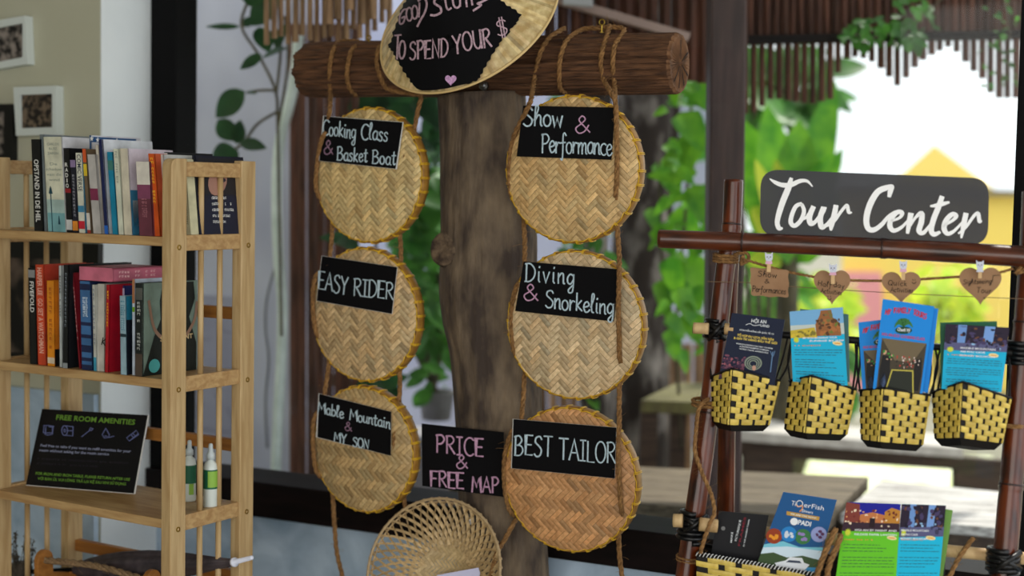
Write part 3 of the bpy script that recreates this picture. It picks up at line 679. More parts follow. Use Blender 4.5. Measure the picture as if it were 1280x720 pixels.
mat('print_green', (104, 150, 48), .6); mat('print_lilac', (96, 104, 150), .6); mat('print_white', (140, 146, 172), .6); mat('print_dim', (38, 34, 44), .6)
cv = lambda x, y: (30 + x / 6.2625, 505 + y / 6.2609)
b = MB(); printed(b, 'FREE ROOM AMENITIES', cv(250, 122), cv(866, 162), 6.2, H1, up, .02)
printed(b, 'FOR IRON AND IRON TABLE, PLEASE RETURN AFTER USE', cv(90, 552), cv(828, 600), 3.2, H1, up, .02)
printed(b, 'VỚI BÀN ỦI, VUI LÒNG TRẢ LẠI KỆ SAU KHI SỬ DỤNG', cv(106, 592), cv(796, 636), 3.2, H1, up, .02); b.build('green_print', 'print_green', e)
b = MB(); printed(b, 'Feel free to take if you want to refill amenities for your', cv(128, 332), cv(836, 380), 3.2, H1, up, .02)
printed(b, 'room without asking for the room service', cv(120, 370), cv(664, 402), 3.2, H1, up, .02); b.build('white_print', 'print_white', e)
b = MB()
for (p0, p1, sd) in (((104, 434), (838, 470), 'x1'), ((100, 470), (590, 496), 'x2')):
    for k in range(3):
        vs, fs = smudge(sd + str(k)); x0 = min(x for x, y in vs); x1 = max(x for x, y in vs); A_ = lerp2(cv(*p0), cv(*p1), k / 3); B_ = lerp2(cv(*p0), cv(*p1), (k + .92) / 3)
        b.add([H1(*(lerp2(A_, B_, (x - x0) / (x1 - x0))[0] + up[0] * y / CAPH * 2.2, lerp2(A_, B_, (x - x0) / (x1 - x0))[1] + up[1] * y / CAPH * 2.2)) for x, y in vs], fs)
b.build('dim_print', 'print_dim', e)
b = MB()
for pts in ([(152, 170), (190, 168), (234, 176)], [(156, 178), (152, 226), (182, 228)], [(196, 178), (226, 180), (222, 236), (182, 244), (166, 236), (172, 180)], [(176, 226), (222, 226)],
            [(330, 172), (384, 178), (382, 250), (330, 246)], [(336, 208), (380, 210)], [(452, 256), (520, 202)], [(520, 186), (540, 194), (524, 210), (512, 200), (520, 186)],
            [(640, 190), (612, 240), (630, 266), (662, 260), (668, 240), (640, 190)], [(632, 250), (650, 252)], [(664, 262), (704, 252)], [(804, 264), (880, 206), (896, 236), (824, 290), (804, 264)], [(838, 240), (858, 264)], [(852, 230), (872, 252)]):
    ribbon(b, [cv(*p) for p in pts], 1.0, H1, False)
ribbon(b, [cv(*p) for p in arc(318, 208, 22, 38, 0, 360, 16)], 1.1, H1); ribbon(b, [cv(*p) for p in arc(318, 208, 6, 12, 0, 360, 10)], 1.0, H1); b.build('icons', 'print_lilac', e)
mat('bottle_white', (214, 222, 216), .3, coat=.3); mat('label_green', (20, 96, 66), .4); mat('label_lime', (140, 184, 70), .4); mat('cap_white', (196, 206, 208), .4)
def bottle(px, py, hpx, label, lime):
    c = atZ(px, py, SH[2] + .0005); k = hpx * (c - EYE).length / FPX; e = thing('spray_bottle', label, 'bottle', c, 0, 'white bottles on the third shelf'); r = k * .108
    b = MB(); b.lathe(c, (0, 0, 1), [(r * .92, 0), (r, k * .02), (r, k * .62), (r * .86, k * .69), (r * .42, k * .74), (r * .4, k * .76)], 28); b.build('bottle_body', 'bottle_white', e, smooth=True)
    b = MB(); b.lathe(c, (0, 0, 1), [(r * .62, k * .755), (r * .6, k * .84), (r * .36, k * .87), (r * .3, k * .985), (r * .2, k)], 20); b.build('cap', 'cap_white', e, smooth=True)
    def wrap(z0, z1, a0, a1, m, nm, off):
        b = MB(); n = 14
        vs = [c + V((sin(radians(a0 + (a1 - a0) * i / n)) * (r + off), -cos(radians(a0 + (a1 - a0) * i / n)) * (r + off), z)) for z in (z0, z1) for i in range(n + 1)]
        b.add(vs, [(i, i + 1, n + 2 + i, n + 1 + i) for i in range(n)]); b.build(nm, m, e, smooth=True)
    wrap(k * .3, k * .6, -150, 150, 'label_green', 'label_band', .0006)
    if lime: wrap(k * .33, k * .58, -10, 75, 'label_lime', 'label_patch', .0012)
    else: wrap(k * .12, k * .3, 10, 50, 'label_lime', 'label_patch', .0012)
bottle(236.5, 626, 74, 'white spray bottle with a dark green label nearest the front post', False)
bottle(263, 634, 78, 'white spray bottle with a green and lime label beside the right hand side slats', True)

# ------------------------------------------------------------------ umbrella, crate with rope handle, dried flowers on the low shelf
mat('umbrella_cloth', (84, 76, 80), .55, (56, 50, 56), 30); mat('plastic_white', (226, 230, 246), .35)
hu = lambda x, y, d: Plane(CASE.w(0, -d, 0), CASE.n).hit(x, y)
pa = hu(96, 712, .2); pb = hu(294, 703, .16); pc = hu(317, 697, .15)
e = thing('folded_umbrella', 'folded dark umbrella with a white tip sticking out through the bookcase side', 'umbrella', (pa + pb) / 2, -CASE.a)
b = MB(); n = 30; vs = []; ax = (pb - pa); a_ = ax.cross(V((0, 0, 1))).normalized(); b_ = ax.cross(a_).normalized(); NS = 40
prof = [.014, .026, .033, .036, .036, .033, .028, .021, .0135, .007]
for i, r in enumerate(prof):
    for k in range(NS):
        q_ = 2 * pi * k / NS; rr = r * (1 + .22 * abs(sin(q_ * 4 + i * .15)) - .1); vs.append(pa + ax * (i / (len(prof) - 1)) + (a_ * cos(q_) + b_ * sin(q_)) * rr)
b.add(vs, [(i * NS + k, i * NS + (k + 1) % NS, (i + 1) * NS + (k + 1) % NS, (i + 1) * NS + k) for i in range(len(prof) - 1) for k in range(NS)]); b.build('canopy', 'umbrella_cloth', e, smooth=True)
b = MB(); b.lathe(pb - ax.normalized() * .006, pc - pb, [(.0105, 0), (.0105, .007), (.0058, .0085), (.005, (pc - pb).length), (.003, (pc - pb).length + .003)], 18); b.build('tip', 'plastic_white', e, smooth=True)
b = MB(); b.tube([pa - ax * .35, pa + ax * .02], .006, 10); b.build('shaft', 'black_metal', e)
zc = SH[3]
def cr(px, py, d): return hu(px, py, d)
L0 = cr(41, 712, .09); R0 = cr(165, 716, .05); uL = (L0 - CASE.o).dot(CASE.u); uR = (R0 - CASE.o).dot(CASE.u)
e = thing('wooden_crate', 'orange brown wooden crate with a thick rope handle on the lowest visible shelf', 'crate', CASE.w((uL + uR) / 2, -.08, zc), -CASE.a)
for (d0, d1) in ((.03, .045), (.19, .205)):
    b = MB(); b.fbox(CASE, uL + .012, uR - .012, -d1, -d0, zc + .001, zc + .075); b.build('side_board', 'brown_pine', e, bevel=.002)
b = MB(); b.fbox(CASE, uL, uR, -.205, -.03, zc + .0005, zc + .012); b.build('base_board', 'brown_pine', e)
tops = []
for uu_, px, py in ((uL, 41, 690), (uR, 164, 713)):
    zt = cr(px, py, .085)
    b = MB(); n = 12; wd = .024; prof = [(-.088, 0), (.088, 0), (.088, .07), (wd, .085)] + [(wd * cos(pi * k / n), zt.z - zc - wd + wd * sin(pi * k / n)) for k in range(n + 1)] + [(-wd, .085), (-.088, .07)]
    b.prism([CASE.w(uu_, -.117 + p[0] * .98, zc + p[1]) for p in prof], CASE.u * (.014 if uu_ == uL else -.014)); b.build('end_board', 'brown_pine', e, bevel=.0015); tops.append(CASE.w(uu_, -.117, zt.z - .026))
b = MB(); t0, t1 = tops; rope(b, [t0 - CASE.u * .012, t0 + CASE.u * .03 + V((0, 0, .002)), t0.lerp(t1, .5) + V((0, 0, .010)), t1 - CASE.u * .03, t1 + CASE.u * .01], .0085, 3, .2); b.build('rope_handle', 'sisal', e, smooth=True)
e = thing('dried_flowers', 'bunch of dry grey brown stems between the left posts of the bookcase', 'dried plant', cr(28, 745, .2), 0); rnd = random.Random(5)
b = MB()
for i in range(46):
    p0 = cr(26 + rnd.uniform(-6, 6), 748, .21); p1 = cr(rnd.uniform(15, 42), rnd.uniform(664, 716), .2 + rnd.uniform(-.03, .02)); b.tube([p0, p0.lerp(p1, .6) + V((rnd.uniform(-.004, .004), 0, 0)), p1], .0009, 4)
    for k in range(5): b.ball(p1 + V((rnd.uniform(-.006, .006), rnd.uniform(-.006, .006), rnd.uniform(-.014, .004))), rnd.uniform(.0014, .003), k=3)
b.build('stems', mat('dry_stem', (112, 104, 92), .9, (70, 64, 58), 60), e)
b = MB(); cb = cr(27, 752, .21); b.lathe(V((cb.x, cb.y, zc + .001)), (0, 0, 1), [(.02, 0), (.028, .05), (.022, max(.06, cb.z - zc)), (.018, max(.065, cb.z - zc + .01))], 18); b.build('vase', mat('vase_clay', (90, 80, 70), .7), e, smooth=True)
# ------------------------------------------------------------------ trunk and cross log
NT = .15
hw = lambda n: (lambda x, y: WALL.hit(x, y, n))
def rough_tube(mb, path, rad, sides, fn, cap=False):
    n = len(path); t = (path[-1] - path[0]).normalized(); a = (-WALL.n - t * (-WALL.n).dot(t)).normalized(); b_ = t.cross(a); vs = []; L = 0
    for i, p in enumerate(path):
        if i: L += (p - path[i - 1]).length
        for k in range(sides):
            q = 2 * pi * k / sides; d = a * cos(q) + b_ * sin(q); vs.append(p + d * rad[i] * (1 + fn(q, L, i / (n - 1))))
    fs = [(i * sides + k, i * sides + (k + 1) % sides, (i + 1) * sides + (k + 1) % sides, (i + 1) * sides + k) for i in range(n - 1) for k in range(sides)]
    if cap: fs += [list(range(sides - 1, -1, -1)), [(n - 1) * sides + k for k in range(sides)]]
    mb.add(vs, fs); return vs
h = hw(NT)
edges = [(119, 551, 652), (200, 555, 657), (300, 555, 667), (360, 552, 668), (400, 556, 670), (450, 566, 672), (560, 575, 675), (640, 578, 678), (720, 582, 683)]
path = []; rad = []
for y, x0, x1 in edges:
    p = h((x0 + x1) / 2, y); path.append(p); rad.append((h(x1, y) - h(x0, y)).length / 2 * .945)
foot = path[-1] + (path[-1] - path[-3]) * ((path[-1].z) / (path[-3].z - path[-1].z)); foot.z = 0; path.append(foot); rad.append(rad[-1] * 1.08)
cp = catmull(path, 10); cr_ = []
for i in range(len(path) - 1): cr_ += [rad[i] + (rad[i + 1] - rad[i]) * k / 10 for k in range(10)]
cr_.append(rad[-1])
tr = thing('tree_trunk_post', 'rough grey brown tree trunk carrying the heavy cross log', 'post', foot)
b = MB(); rough_tube(b, cp, cr_, 128, lambda q, L, t: .05 * noise.noise(V((cos(q) * 1.4, sin(q) * 1.4, L * 2.2))) + .03 * noise.noise(V((cos(q) * 6, sin(q) * 6, L * 3))) + .015 * noise.noise(V((cos(q) * 16, sin(q) * 16, L * 9))), True)
b.build('trunk', 'trunk_wood', tr, smooth=True)
k0 = h(590, 318); k1 = WALL.hit(555, 311, NT + .10)
b = MB(); rough_tube(b, [k0, k0.lerp(k1, .4), k0.lerp(k1, .75), k1], [.075, .056, .043, .041], 40, lambda q, L, t: .1 * noise.noise(V((cos(q) * 2, sin(q) * 2, L * 20)))); b.build('branch_stub', 'trunk_wood', tr, smooth=True)
b = MB(); ax = (k1 - k0).normalized(); b.lathe(k1 - ax * .003, ax, [(.041, 0), (.039, .006), (.030, .010), (.014, .008), (.001, .007)], 28); b.build('sawn_end', mat('stub_end', (128, 108, 86), .95, (64, 51, 42), 46, detail=8, bump=1, bdist=.008), tr, smooth=True)
b = MB()
for (pts, wd) in (([(600, 122), (601, 170), (599, 240), (603, 330)], .9), ([(632, 120), (633, 160), (631, 220)], .7), ([(591, 360), (594, 430), (592, 500)], .8)):
    ribbon(b, pts, wd, lambda x, y: WALL.hit(x, y, NT + .104)); 
e0 = WALL.hit(383, 88, NT); e1 = WALL.hit(846, 79, NT)
zsh = 0
r0 = (WALL.hit(383, 122, NT) - WALL.hit(383, 53, NT)).length / 2; r1 = (WALL.hit(846, 117, NT) - WALL.hit(846, 41, NT)).length / 2
LG = thing('cross_log', 'weathered dark brown log lying across the top of the trunk', 'log', (e0 + e1) / 2, -WALL.a)
grooves = [(pi * .97, .26, .06), (pi * 1.10, .10, .04), (pi * .88, .12, .045), (pi * .74, .16, .05), (pi * 1.22, .12, .045), (pi * .62, .10, .05), (pi * 1.36, .10, .05), (pi * 1.03, .08, .03), (pi * .82, .07, .03), (pi * 1.16, .07, .03)]
def logfn(q, L, t):
    v = .03 * noise.noise(V((cos(q) * 1.2, sin(q) * 1.2, L * 3)))
    v += .035 * noise.noise(V((cos(q) * 11, sin(q) * 11, L * 1.8))) + .02 * noise.noise(V((cos(q) * 30, sin(q) * 30, L * 4)))
    for g0, dp, wd in grooves:
        g = g0 + .10 * noise.noise(V((g0 * 7, L * 4, 0))) ; d = (q - g + pi) % (2 * pi) - pi
        v -= dp * math.exp(-(d / wd) ** 2) * max(0, .6 + 1.0 * noise.noise(V((L * 4, g0 * 9, 2))))
    if t < .02: v -= (.02 - t) * (4 + 8 * noise.noise(V((cos(q) * 3, sin(q) * 3, 1))))
    return v
n = 60; b = MB(); P_ = [e0.lerp(e1, i / n) for i in range(n + 1)]
lv = rough_tube(b, P_, [r0 + (r1 - r0) * i / n for i in range(n + 1)], 300, logfn, False); b.build('log_body', 'log_wood', LG, smooth=True)
ring = lv[-300:]; ring0 = lv[:300]; b = MB(); ax = (e1 - e0).normalized()
vs = list(ring) + [e1 + (p - e1) * .94 + ax * .007 for p in ring] + [e1 + (p - e1) * .5 + ax * (.006 + .003 * sin(k * .9)) for k, p in enumerate(ring)] + [e1 + ax * .007]
b.add(vs, [(k + j * 300, (k + 1) % 300 + j * 300, (k + 1) % 300 + (j + 1) * 300, k + (j + 1) * 300) for j in range(2) for k in range(300)] + [(600 + k, 600 + (k + 1) % 300, 900) for k in range(300)]); b.build('sawn_end', 'log_end', LG)
b = MB(); b.add(list(ring0) + [e0], [(k, (k + 1) % 300, 300) for k in range(300)]); b.build('far_end', 'log_end', LG)
b = MB(); ez = V((0, 0, 1)); en = WALL.n
for a0 in (88, 205, 240, 275, 310, 150):
    d = en * cos(radians(a0)) + ez * sin(radians(a0)); s_d = ax.cross(d); L_ = .055 if a0 != 88 else .05
    b.poly([e1 + ax * .0095 + d * .008 + s_d * .001, e1 + ax * .0095 + d * .008 - s_d * .001, e1 + ax * .0085 + d * L_ - s_d * .0022, e1 + ax * .0085 + d * L_ + s_d * .0022])
b.build('end_cracks', 'crack', LG)
def front_log(px, py, extra=0):    # point on the log's front surface under a pixel
    d = ray(px, py); ax_ = (e1 - e0).normalized(); o = EYE - e0; dp = d - ax_ * d.dot(ax_); op = o - ax_ * o.dot(ax_)
    r = r0 + (r1 - r0) * .5 + extra; A_ = dp.dot(dp); B_ = 2 * dp.dot(op); C_ = op.dot(op) - r * r; D_ = B_ * B_ - 4 * A_ * C_
    t = (-B_ - sqrt(max(D_, 0))) / (2 * A_); return EYE + d * t
def eyebolt(px, py0, py1, label):
    top = WALL.hit(px, py0, NT + .02); bot = WALL.hit(px, py1, NT + .02); e = thing('eye_bolt', label, 'bolt', bot)
    b = MB(); L = (top - bot).length; b.lathe(bot, (0, 0, 1), [(.005, 0), (.005, .002), (.002, .003), (.002, L * .55)], 10); b.build('shank', 'brass', e)
    b = MB(); c = bot + V((0, 0, L * .78)); b.tube([c + V((cos(2 * pi * k / 14), 0, sin(2 * pi * k / 14))) * L * .2 for k in range(15)], .0016, 6); b.build('eye', 'brass', e)
eyebolt(752, 24, 41, 'brass eye bolt on top of the log above the right hand trays')
eyebolt(461, 44, 58, 'brass eye bolt on top of the log left of the straw hat')
c = front_log(604, 107, .004); b = MB(); b.lathe(c, WALL.n, [(.011, -.006), (.011, 0), (.006, .001), (.006, .004), (.004, .006), (.0005, .0065)], 16)
props(b.build('bolt_head', 'steel', smooth=False), 'steel bolt head and washer on the log face below the straw hat', 'bolt')

# ------------------------------------------------------------------ winnowing trays
def tray(px, py, rx, ry, n, yaw, mode, base, label, seed):
    rnd = random.Random(seed); c = WALL.hit(px, py, n); a = WALL.a + radians(yaw)
    ax = V((cos(a), -sin(a), 0)); an = V((-sin(a), -cos(a), 0)); tl = -.02
    ay = V((0, 0, 1)); R = (WALL.hit(px, py - ry, n) - WALL.hit(px, py + ry, n)).length / 2
    e = thing('winnowing_tray', label, 'basket', c - ay * R, -a, 'round woven trays hung from the log')
    p_ = (ax + ay) / sqrt(2); q_ = (ay - ax) / sqrt(2); s = .0112; sg = 1 if mode == 'h' else -1; RI = R - .004
    bulge = lambda x, y: -.016 * ((x * x + y * y) / (R * R)) ** 2.2
    b = MB(); K = int(R / s) + 4
    def fl(i, j, along):
        g = max(-.3, min(.3, rnd.gauss(0, .13))); h = rnd.gauss(0, .03); k_ = 1.06 if along else .86
        b.tint = (base[0] * (k_ + g + h), base[1] * (k_ + g), base[2] * (k_ + g - h)); N = 6; vs = []; ok = []
        for m in range(N + 1):
            t = m / N; lift = .0008 * sin(pi * t) ** .6
            for wv, wl in ((.035, -.0002), (.5, .0006), (.965, -.0002)):
                P0, Q0 = ((i + 3 * t) * s, (j + wv) * s) if along else ((i + wv) * s, (j + 3 * t) * s)
                x = (P0 - Q0) / sqrt(2); y = (P0 + Q0) / sqrt(2); rr = hypot(x, y); 
                if rr > RI: x *= RI / rr; y *= RI / rr
                ok.append(rr <= RI + s * .6); vs.append(c + ax * x + ay * y + an * (bulge(x, y) + lift + wl))
        for m in range(N):
            for w_ in range(2):
                id_ = (m * 3 + w_, m * 3 + w_ + 1, m * 3 + w_ + 4, m * 3 + w_ + 3)
                if sum(ok[x] for x in id_) >= 2: b.add([vs[x] for x in id_], [(0, 1, 2, 3)])
    for i in range(-K, K):
        for j in range(-K, K):
            v = (i + sg * j) % 6
            if v == 0: fl(i, j, True)
            if (sg == 1 and v == 3) or (sg == -1 and v == 5): fl(i, j, False)
    b.build('woven_face', 'cane_weave', e)
    b = MB(); b.lathe(c - an * .002, an, [(RI, -.018), (RI * .9, -.0125), (RI * .75, -.0065), (RI * .5, -.0022), (.001, -.001)], 48, False); b.build('backing', 'cane_back', e)
    b = MB(); prof = [(R - .004, -.042), (R + .0005, -.041), (R + .001, -.030), (R + .0005, -.0175), (R - .001, -.0160), (R - .004, -.0168), (R - .0045, -.030), (R - .004, -.042)]
    b.lathe(c, an, prof, 72, False); b.build('rim', 'cane_rim', e, smooth=True)
    b = MB(); NB_ = 30; off = rnd.uniform(0, 1)
    for k in range(NB_):
        q = 2 * pi * (k + off) / NB_ + rnd.uniform(-.02, .02); d = ax * cos(q) + ay * sin(q); t_ = ay * cos(q) - ax * sin(q)
        pts = [d * (R - .0065) - an * .0135, d * (R - .002) - an * .0142, d * (R + .0018) - an * .0175, d * (R + .0024) - an * .03, d * (R + .001) - an * .043]
        for dt in (-.0016, .0016): b.tube([c + x + t_ * dt for x in pts], .0012, 5)
        q2 = q + 2 * pi / NB_; d2 = ax * cos(q2) + ay * sin(q2); dm = (d + d2).normalized()
        b.tube([c + d * (R - .002) - an * .0142, c + dm * (R - .0022) - an * .0146, c + d2 * (R - .0065) - an * .0135], .0013, 5)
    b.build('rim_binding', 'yellow_cane', e, smooth=True)
    return e, c, R
LC = (.74, .55, .26); TAN = (.66, .48, .25); ORG = (.66, .35, .155); OLV = (.56, .39, .185); PAL = (.76, .57, .34)
NF = .29
tray(455, 219, 66, 85, NF, 6, 'v', LC, 'woven tray under the cooking class board, topmost of the left column', 1)
tray(449.5, 394, 64, 84, NF, 6, 'v', (.66, .47, .25), 'woven tray under the easy rider board, middle of the left column', 2)
tray(448.5, 563, 62, 79, NF, 6, 'h', OLV, 'woven tray under the mountain board, lowest of the left column', 3)
tray(711, 211.5, 83, 93, NF, 0, 'v', (.74, .50, .23), 'woven tray under the show board, topmost of the right column', 4)
tray(713.5, 407, 85, 93.5, NF, 0, 'v', PAL, 'pale woven tray under the diving board, middle of the right column', 5)
tray(708, 601, 85.5, 91, NF, 0, 'h', ORG, 'reddish woven tray with level zigzag bands under the tailor board', 6)

# ------------------------------------------------------------------ chalk boards
def chalkboard(q, n, label, texts, yaw=0, white=None, tilt=0):
    a = WALL.a + radians(yaw); cen = WALL.hit(*bil(q, .5, .5), n); nn_ = V((-sin(a), -cos(a), 0)); PLN = Plane(cen, nn_); PLB = PLN.hit(*bil(q, .5, 1))
    e = thing('chalkboard_sign', label, 'sign', PLB, -a, 'chalk lettered black boards')
    b = MB(); b.prism([PLN.hit(*p) for p in q], nn_ * -.0016); b.build('board', 'black_board', e)
    if white: b = MB(); b.prism([PLN.hit(*p, -.0018) for p in white], nn_ * -.0014); b.build('backing_card', 'paper_white', e, label='white paper edge')
    for nm, m, fn in texts:
        b = MB(); fn(b, PLN.at(.0006)); b.build(nm, m, e)
NS = NF + .006
def zf(x0, y0, kx, ky): return lambda x, y: (x0 + x / kx, y0 + y / ky)
z = zf(390, 140, 9.6, 9.6)
def t1(b, H, z=z): hand(b, 'Cooking', z(128, 270), z(520, 320), 18, H, 1.55, (.06, -1), .1); hand(b, 'Class', z(590, 322), z(905, 345), 18.5, H, 1.55, (.06, -1), .1); hand(b, 'Basket', z(300, 570), z(660, 600), 16.5, H, 1.55, (.05, -1), .12); hand(b, 'Boat', z(722, 610), z(1000, 640), 16.5, H, 1.55, (.05, -1), .12)
def t1p(b, H, z=z): hand(b, '&', z(140, 505), z(242, 512), 17, H, 1.3, (.05, -1))
chalkboard([(405, 145.3), (502.8, 153), (494, 211), (399, 201)], NS, 'black board reading Cooking Class & Basket Boat', [('lettering', 'chalk_white', t1), ('ampersand', 'chalk_dim', t1p)], 6, [(404, 144.8), (504, 152.6), (495.8, 211.6), (398.6, 201.2)])
def t2(b, H): hand(b, 'EASY', (397.5, 361), (434, 368), 22, H, 1.6, (.06, -1), .12); hand(b, 'RIDER', (442, 368.5), (491, 374.5), 21, H, 1.6, (.05, -1), .12)
chalkboard([(402.4, 320), (496, 334), (489.3, 392.3), (395.8, 375.9)], NS, 'black board reading EASY RIDER', [('lettering', 'chalk_white', t2)], 6, [(402, 319.6), (496.6, 333.8), (490, 392.8), (395.4, 376.2)])
z6 = zf(390, 485, 8, 8)
def t3(b, H, z=z6): hand(b, 'Mable', z(60, 238), z(312, 302), 13, H, 1.45, (.05, -1), .1); hand(b, 'Mountain', z(378, 312), z(780, 408), 13.5, H, 1.45, (.04, -1), .1); hand(b, 'MY', z(222, 535), z(340, 560), 12, H, 1.45, (.03, -1), .12); hand(b, 'SON', z(410, 580), z(566, 614), 11.5, H, 1.45, (.03, -1), .12)
def t3p(b, H, z=z6): hand(b, '&', z(328, 420), z(392, 436), 10.5, H, 1.2, (.05, -1))
chalkboard([(399, 492.4), (488.7, 514.8), (488, 569.6), (396.6, 546.4)], NS, 'black board reading Mable Mountain & MY SON', [('lettering', 'chalk_white', t3), ('ampersand', 'chalk_dim', t3p)], 6, [(398.2, 491.8), (488.9, 514.6), (488.2, 569.8), (395, 546.6)])
z4 = zf(640, 128, 9.143, 9.143)
def t4(b, H, z=z4): hand(b, 'Show', z(132, 268), z(575, 285), 23, H, 1.9, (.03, -1), .1); hand(b, 'Performance', z(340, 572), z(1140, 600), 23, H, 1.9, (.02, -1), .06)
def t4p(b, H, z=z4): hand(b, '&', z(722, 352), z(878, 350), 21, H, 1.6, (.03, -1))
chalkboard([(654, 132), (769, 134.4), (764, 199.8), (645.7, 195.6)], NS, 'black board reading Show & Performance', [('lettering', 'chalk_white', t4), ('ampersand', 'chalk_pink', t4p)])
z5 = zf(640, 325, 9, 9)
def t5(b, H, z=z5): hand(b, 'Diving', z(150, 240), z(695, 275), 22, H, 1.9, (.04, -1), .18); hand(b, 'Snorkeling', z(378, 535), z(1140, 610), 21, H, 1.9, (.04, -1), .1)
def t5p(b, H, z=z5): hand(b, '&', z(130, 450), z(280, 464), 20, H, 1.6, (.04, -1))
chalkboard([(654.4, 326.9), (774.5, 336.7), (766.8, 401.8), (643.8, 388.8)], NS, 'black board reading Diving & Snorkeling', [('lettering', 'chalk_white', t5), ('ampersand', 'chalk_pink', t5p)])
z7 = zf(520, 525, 4.923, 4.92)
def t6(b, H, z=z7): hand(b, 'BEST', z(606, 212), z(836, 228), 24.5, H, 1.9, (.03, -1), .16); hand(b, 'TAILOR', z(880, 242), z(1226, 268), 25.5, H, 1.9, (.02, -1), .1)
chalkboard([(641.8, 524), (770, 534.6), (768, 598), (639.6, 585.3)], NS, 'black board reading BEST TAILOR', [('lettering', 'chalk_white', t6)], 0, [(641, 523.6), (770.4, 534.4), (768.4, 598.2), (638.8, 585.4)])
def t8(b, H, z=z7): hand(b, 'PRICE', z(126, 200), z(412, 224), 22, H, 2, (.0, -1), .16); hand(b, '&', z(248, 298), z(312, 300), 16.5, H, 1.5, (.02, -1)); hand(b, 'FREE', z(90, 405), z(292, 424), 19.5, H, 1.9, (.0, -1), .14); hand(b, 'MAP', z(345, 438), z(505, 450), 19, H, 1.9, (.0, -1), .14)
chalkboard([(527, 529.4), (629.6, 540.4), (630, 621.4), (527.8, 607.4)], NT + .112, 'black board with pink PRICE & FREE MAP nailed low on the trunk', [('lettering', 'chalk_pink', t8)])

# ------------------------------------------------------------------ jute ropes holding the trays
def jute(name, label, segs, r=.0060, parent=None, seed=1, m='jute'):
    b = MB(); path = []
    for sg in segs:
        if path: path.append(path[-1].lerp(sg[0], .5) - WALL.n * .028)
        path += sg
    rope(b, path, r, seed)
    o = b.build(name, m, parent, smooth=True)
    if parent is None: props(o, label, 'rope', 'jute ropes of the hanging trays')
    return o
f = lambda x, y, n=.305: WALL.hit(x, y, n)
lg = lambda x, y: front_log(x, y, .004)
top = lambda x, y: WALL.hit(x, y, NT - .01)
jute('jute_rope', 'right hand rope of the right tray column, looped twice over the log', [
  [f(769, 126), f(764, 116), lg(755, 100), lg(751, 80), lg(754, 60), top(762, 33), WALL.hit(752, 48, NT - .085), WALL.hit(728, 108, NT - .07), lg(703, 114), lg(699, 92), lg(701, 70), lg(709, 50), top(728, 37), top(750, 35), top(780, 36), lg(769, 56), lg(766, 80), lg(768, 104), f(769, 124), f(770, 140), f(771, 180, .30), f(771, 222, .293), f(770, 246, .285)],
  [f(772, 262, .27), f(772, 290, .27), f(774, 320, .28), f(774, 345), f(773, 385, .30), f(774, 425, .294), f(775, 450, .286)],
  [f(775, 468, .27), f(774, 500, .27), f(774, 530, .29), f(773, 560, .30), f(774, 600, .296), f(777, 640, .285)],
  [f(774, 656, .26), f(774, 690, .25), f(778, 724, .25)]], seed=11)
jute('jute_rope', 'left hand rope of the right tray column, ending at the open weave bowl', [
  [top(706, 35), lg(686, 48), lg(674, 70), lg(668, 100), f(664, 124), f(660, 134), f(642, 172, .28), f(637, 205, .277), f(639, 244, .27)],
  [f(655, 284, .26), f(656, 306, .26), f(656, 328, .28)],
  [f(645, 360, .28), f(639, 395, .279), f(643, 440, .275)],
  [f(655, 478, .26), f(654, 500, .26), f(652, 522, .28)],
  [f(640, 540, .28), f(631, 570, .279), f(631, 610, .276), f(638, 640, .27)],
  [f(641, 656, .26), f(630, 676, .27), f(621, 692, .30), f(613, 722, .31)]], seed=21)
jute('jute_rope', 'left hand rope of the left tray column, wound round the end of the log', [
  [WALL.hit(445, 120, NT + .02), lg(436, 108), lg(434, 88), lg(440, 62), top(452, 53), top(426, 52), lg(417, 62), lg(412, 85), lg(413, 112), f(413, 132, .285), f(411, 150, .28)],
  [f(404, 170, .29), f(397, 200, .278), f(396, 240, .27)],
  [f(415, 288, .26), f(414, 305, .26), f(412, 324, .28)],
  [f(395, 345, .28), f(391, 375, .274), f(395, 415, .27)],
  [f(411, 456, .26), f(408, 476, .26), f(406, 494, .28)],
  [f(394, 520, .28), f(391, 548, .276), f(396, 590, .27)],
  [f(416, 622, .25), f(418, 655, .25), f(421, 690, .25), f(429, 724, .25)]], seed=31)
jute('jute_rope', 'right hand rope of the left tray column, passing behind the straw hat', [
  [top(480, 52), lg(473, 62), lg(471, 80), lg(477, 100), lg(486, 112)],
  [f(526, 120, .25), f(522, 140, .26), f(516, 176, .262)],
  [f(507, 190, .29), f(503, 220, .288), f(498, 250, .284), f(496, 270, .275)],
  [f(500, 286, .26), f(501, 310, .26), f(502, 344, .26)],
  [f(497, 372, .29), f(496, 400, .29), f(497, 434, .28)],
  [f(500, 456, .26), f(500, 480, .26), f(499, 516, .26)],
  [f(494, 540, .292), f(493, 575, .29), f(495, 606, .28)],
  [f(505, 622, .25), f(506, 630, .25), f(507, 642, .25)]], seed=41)

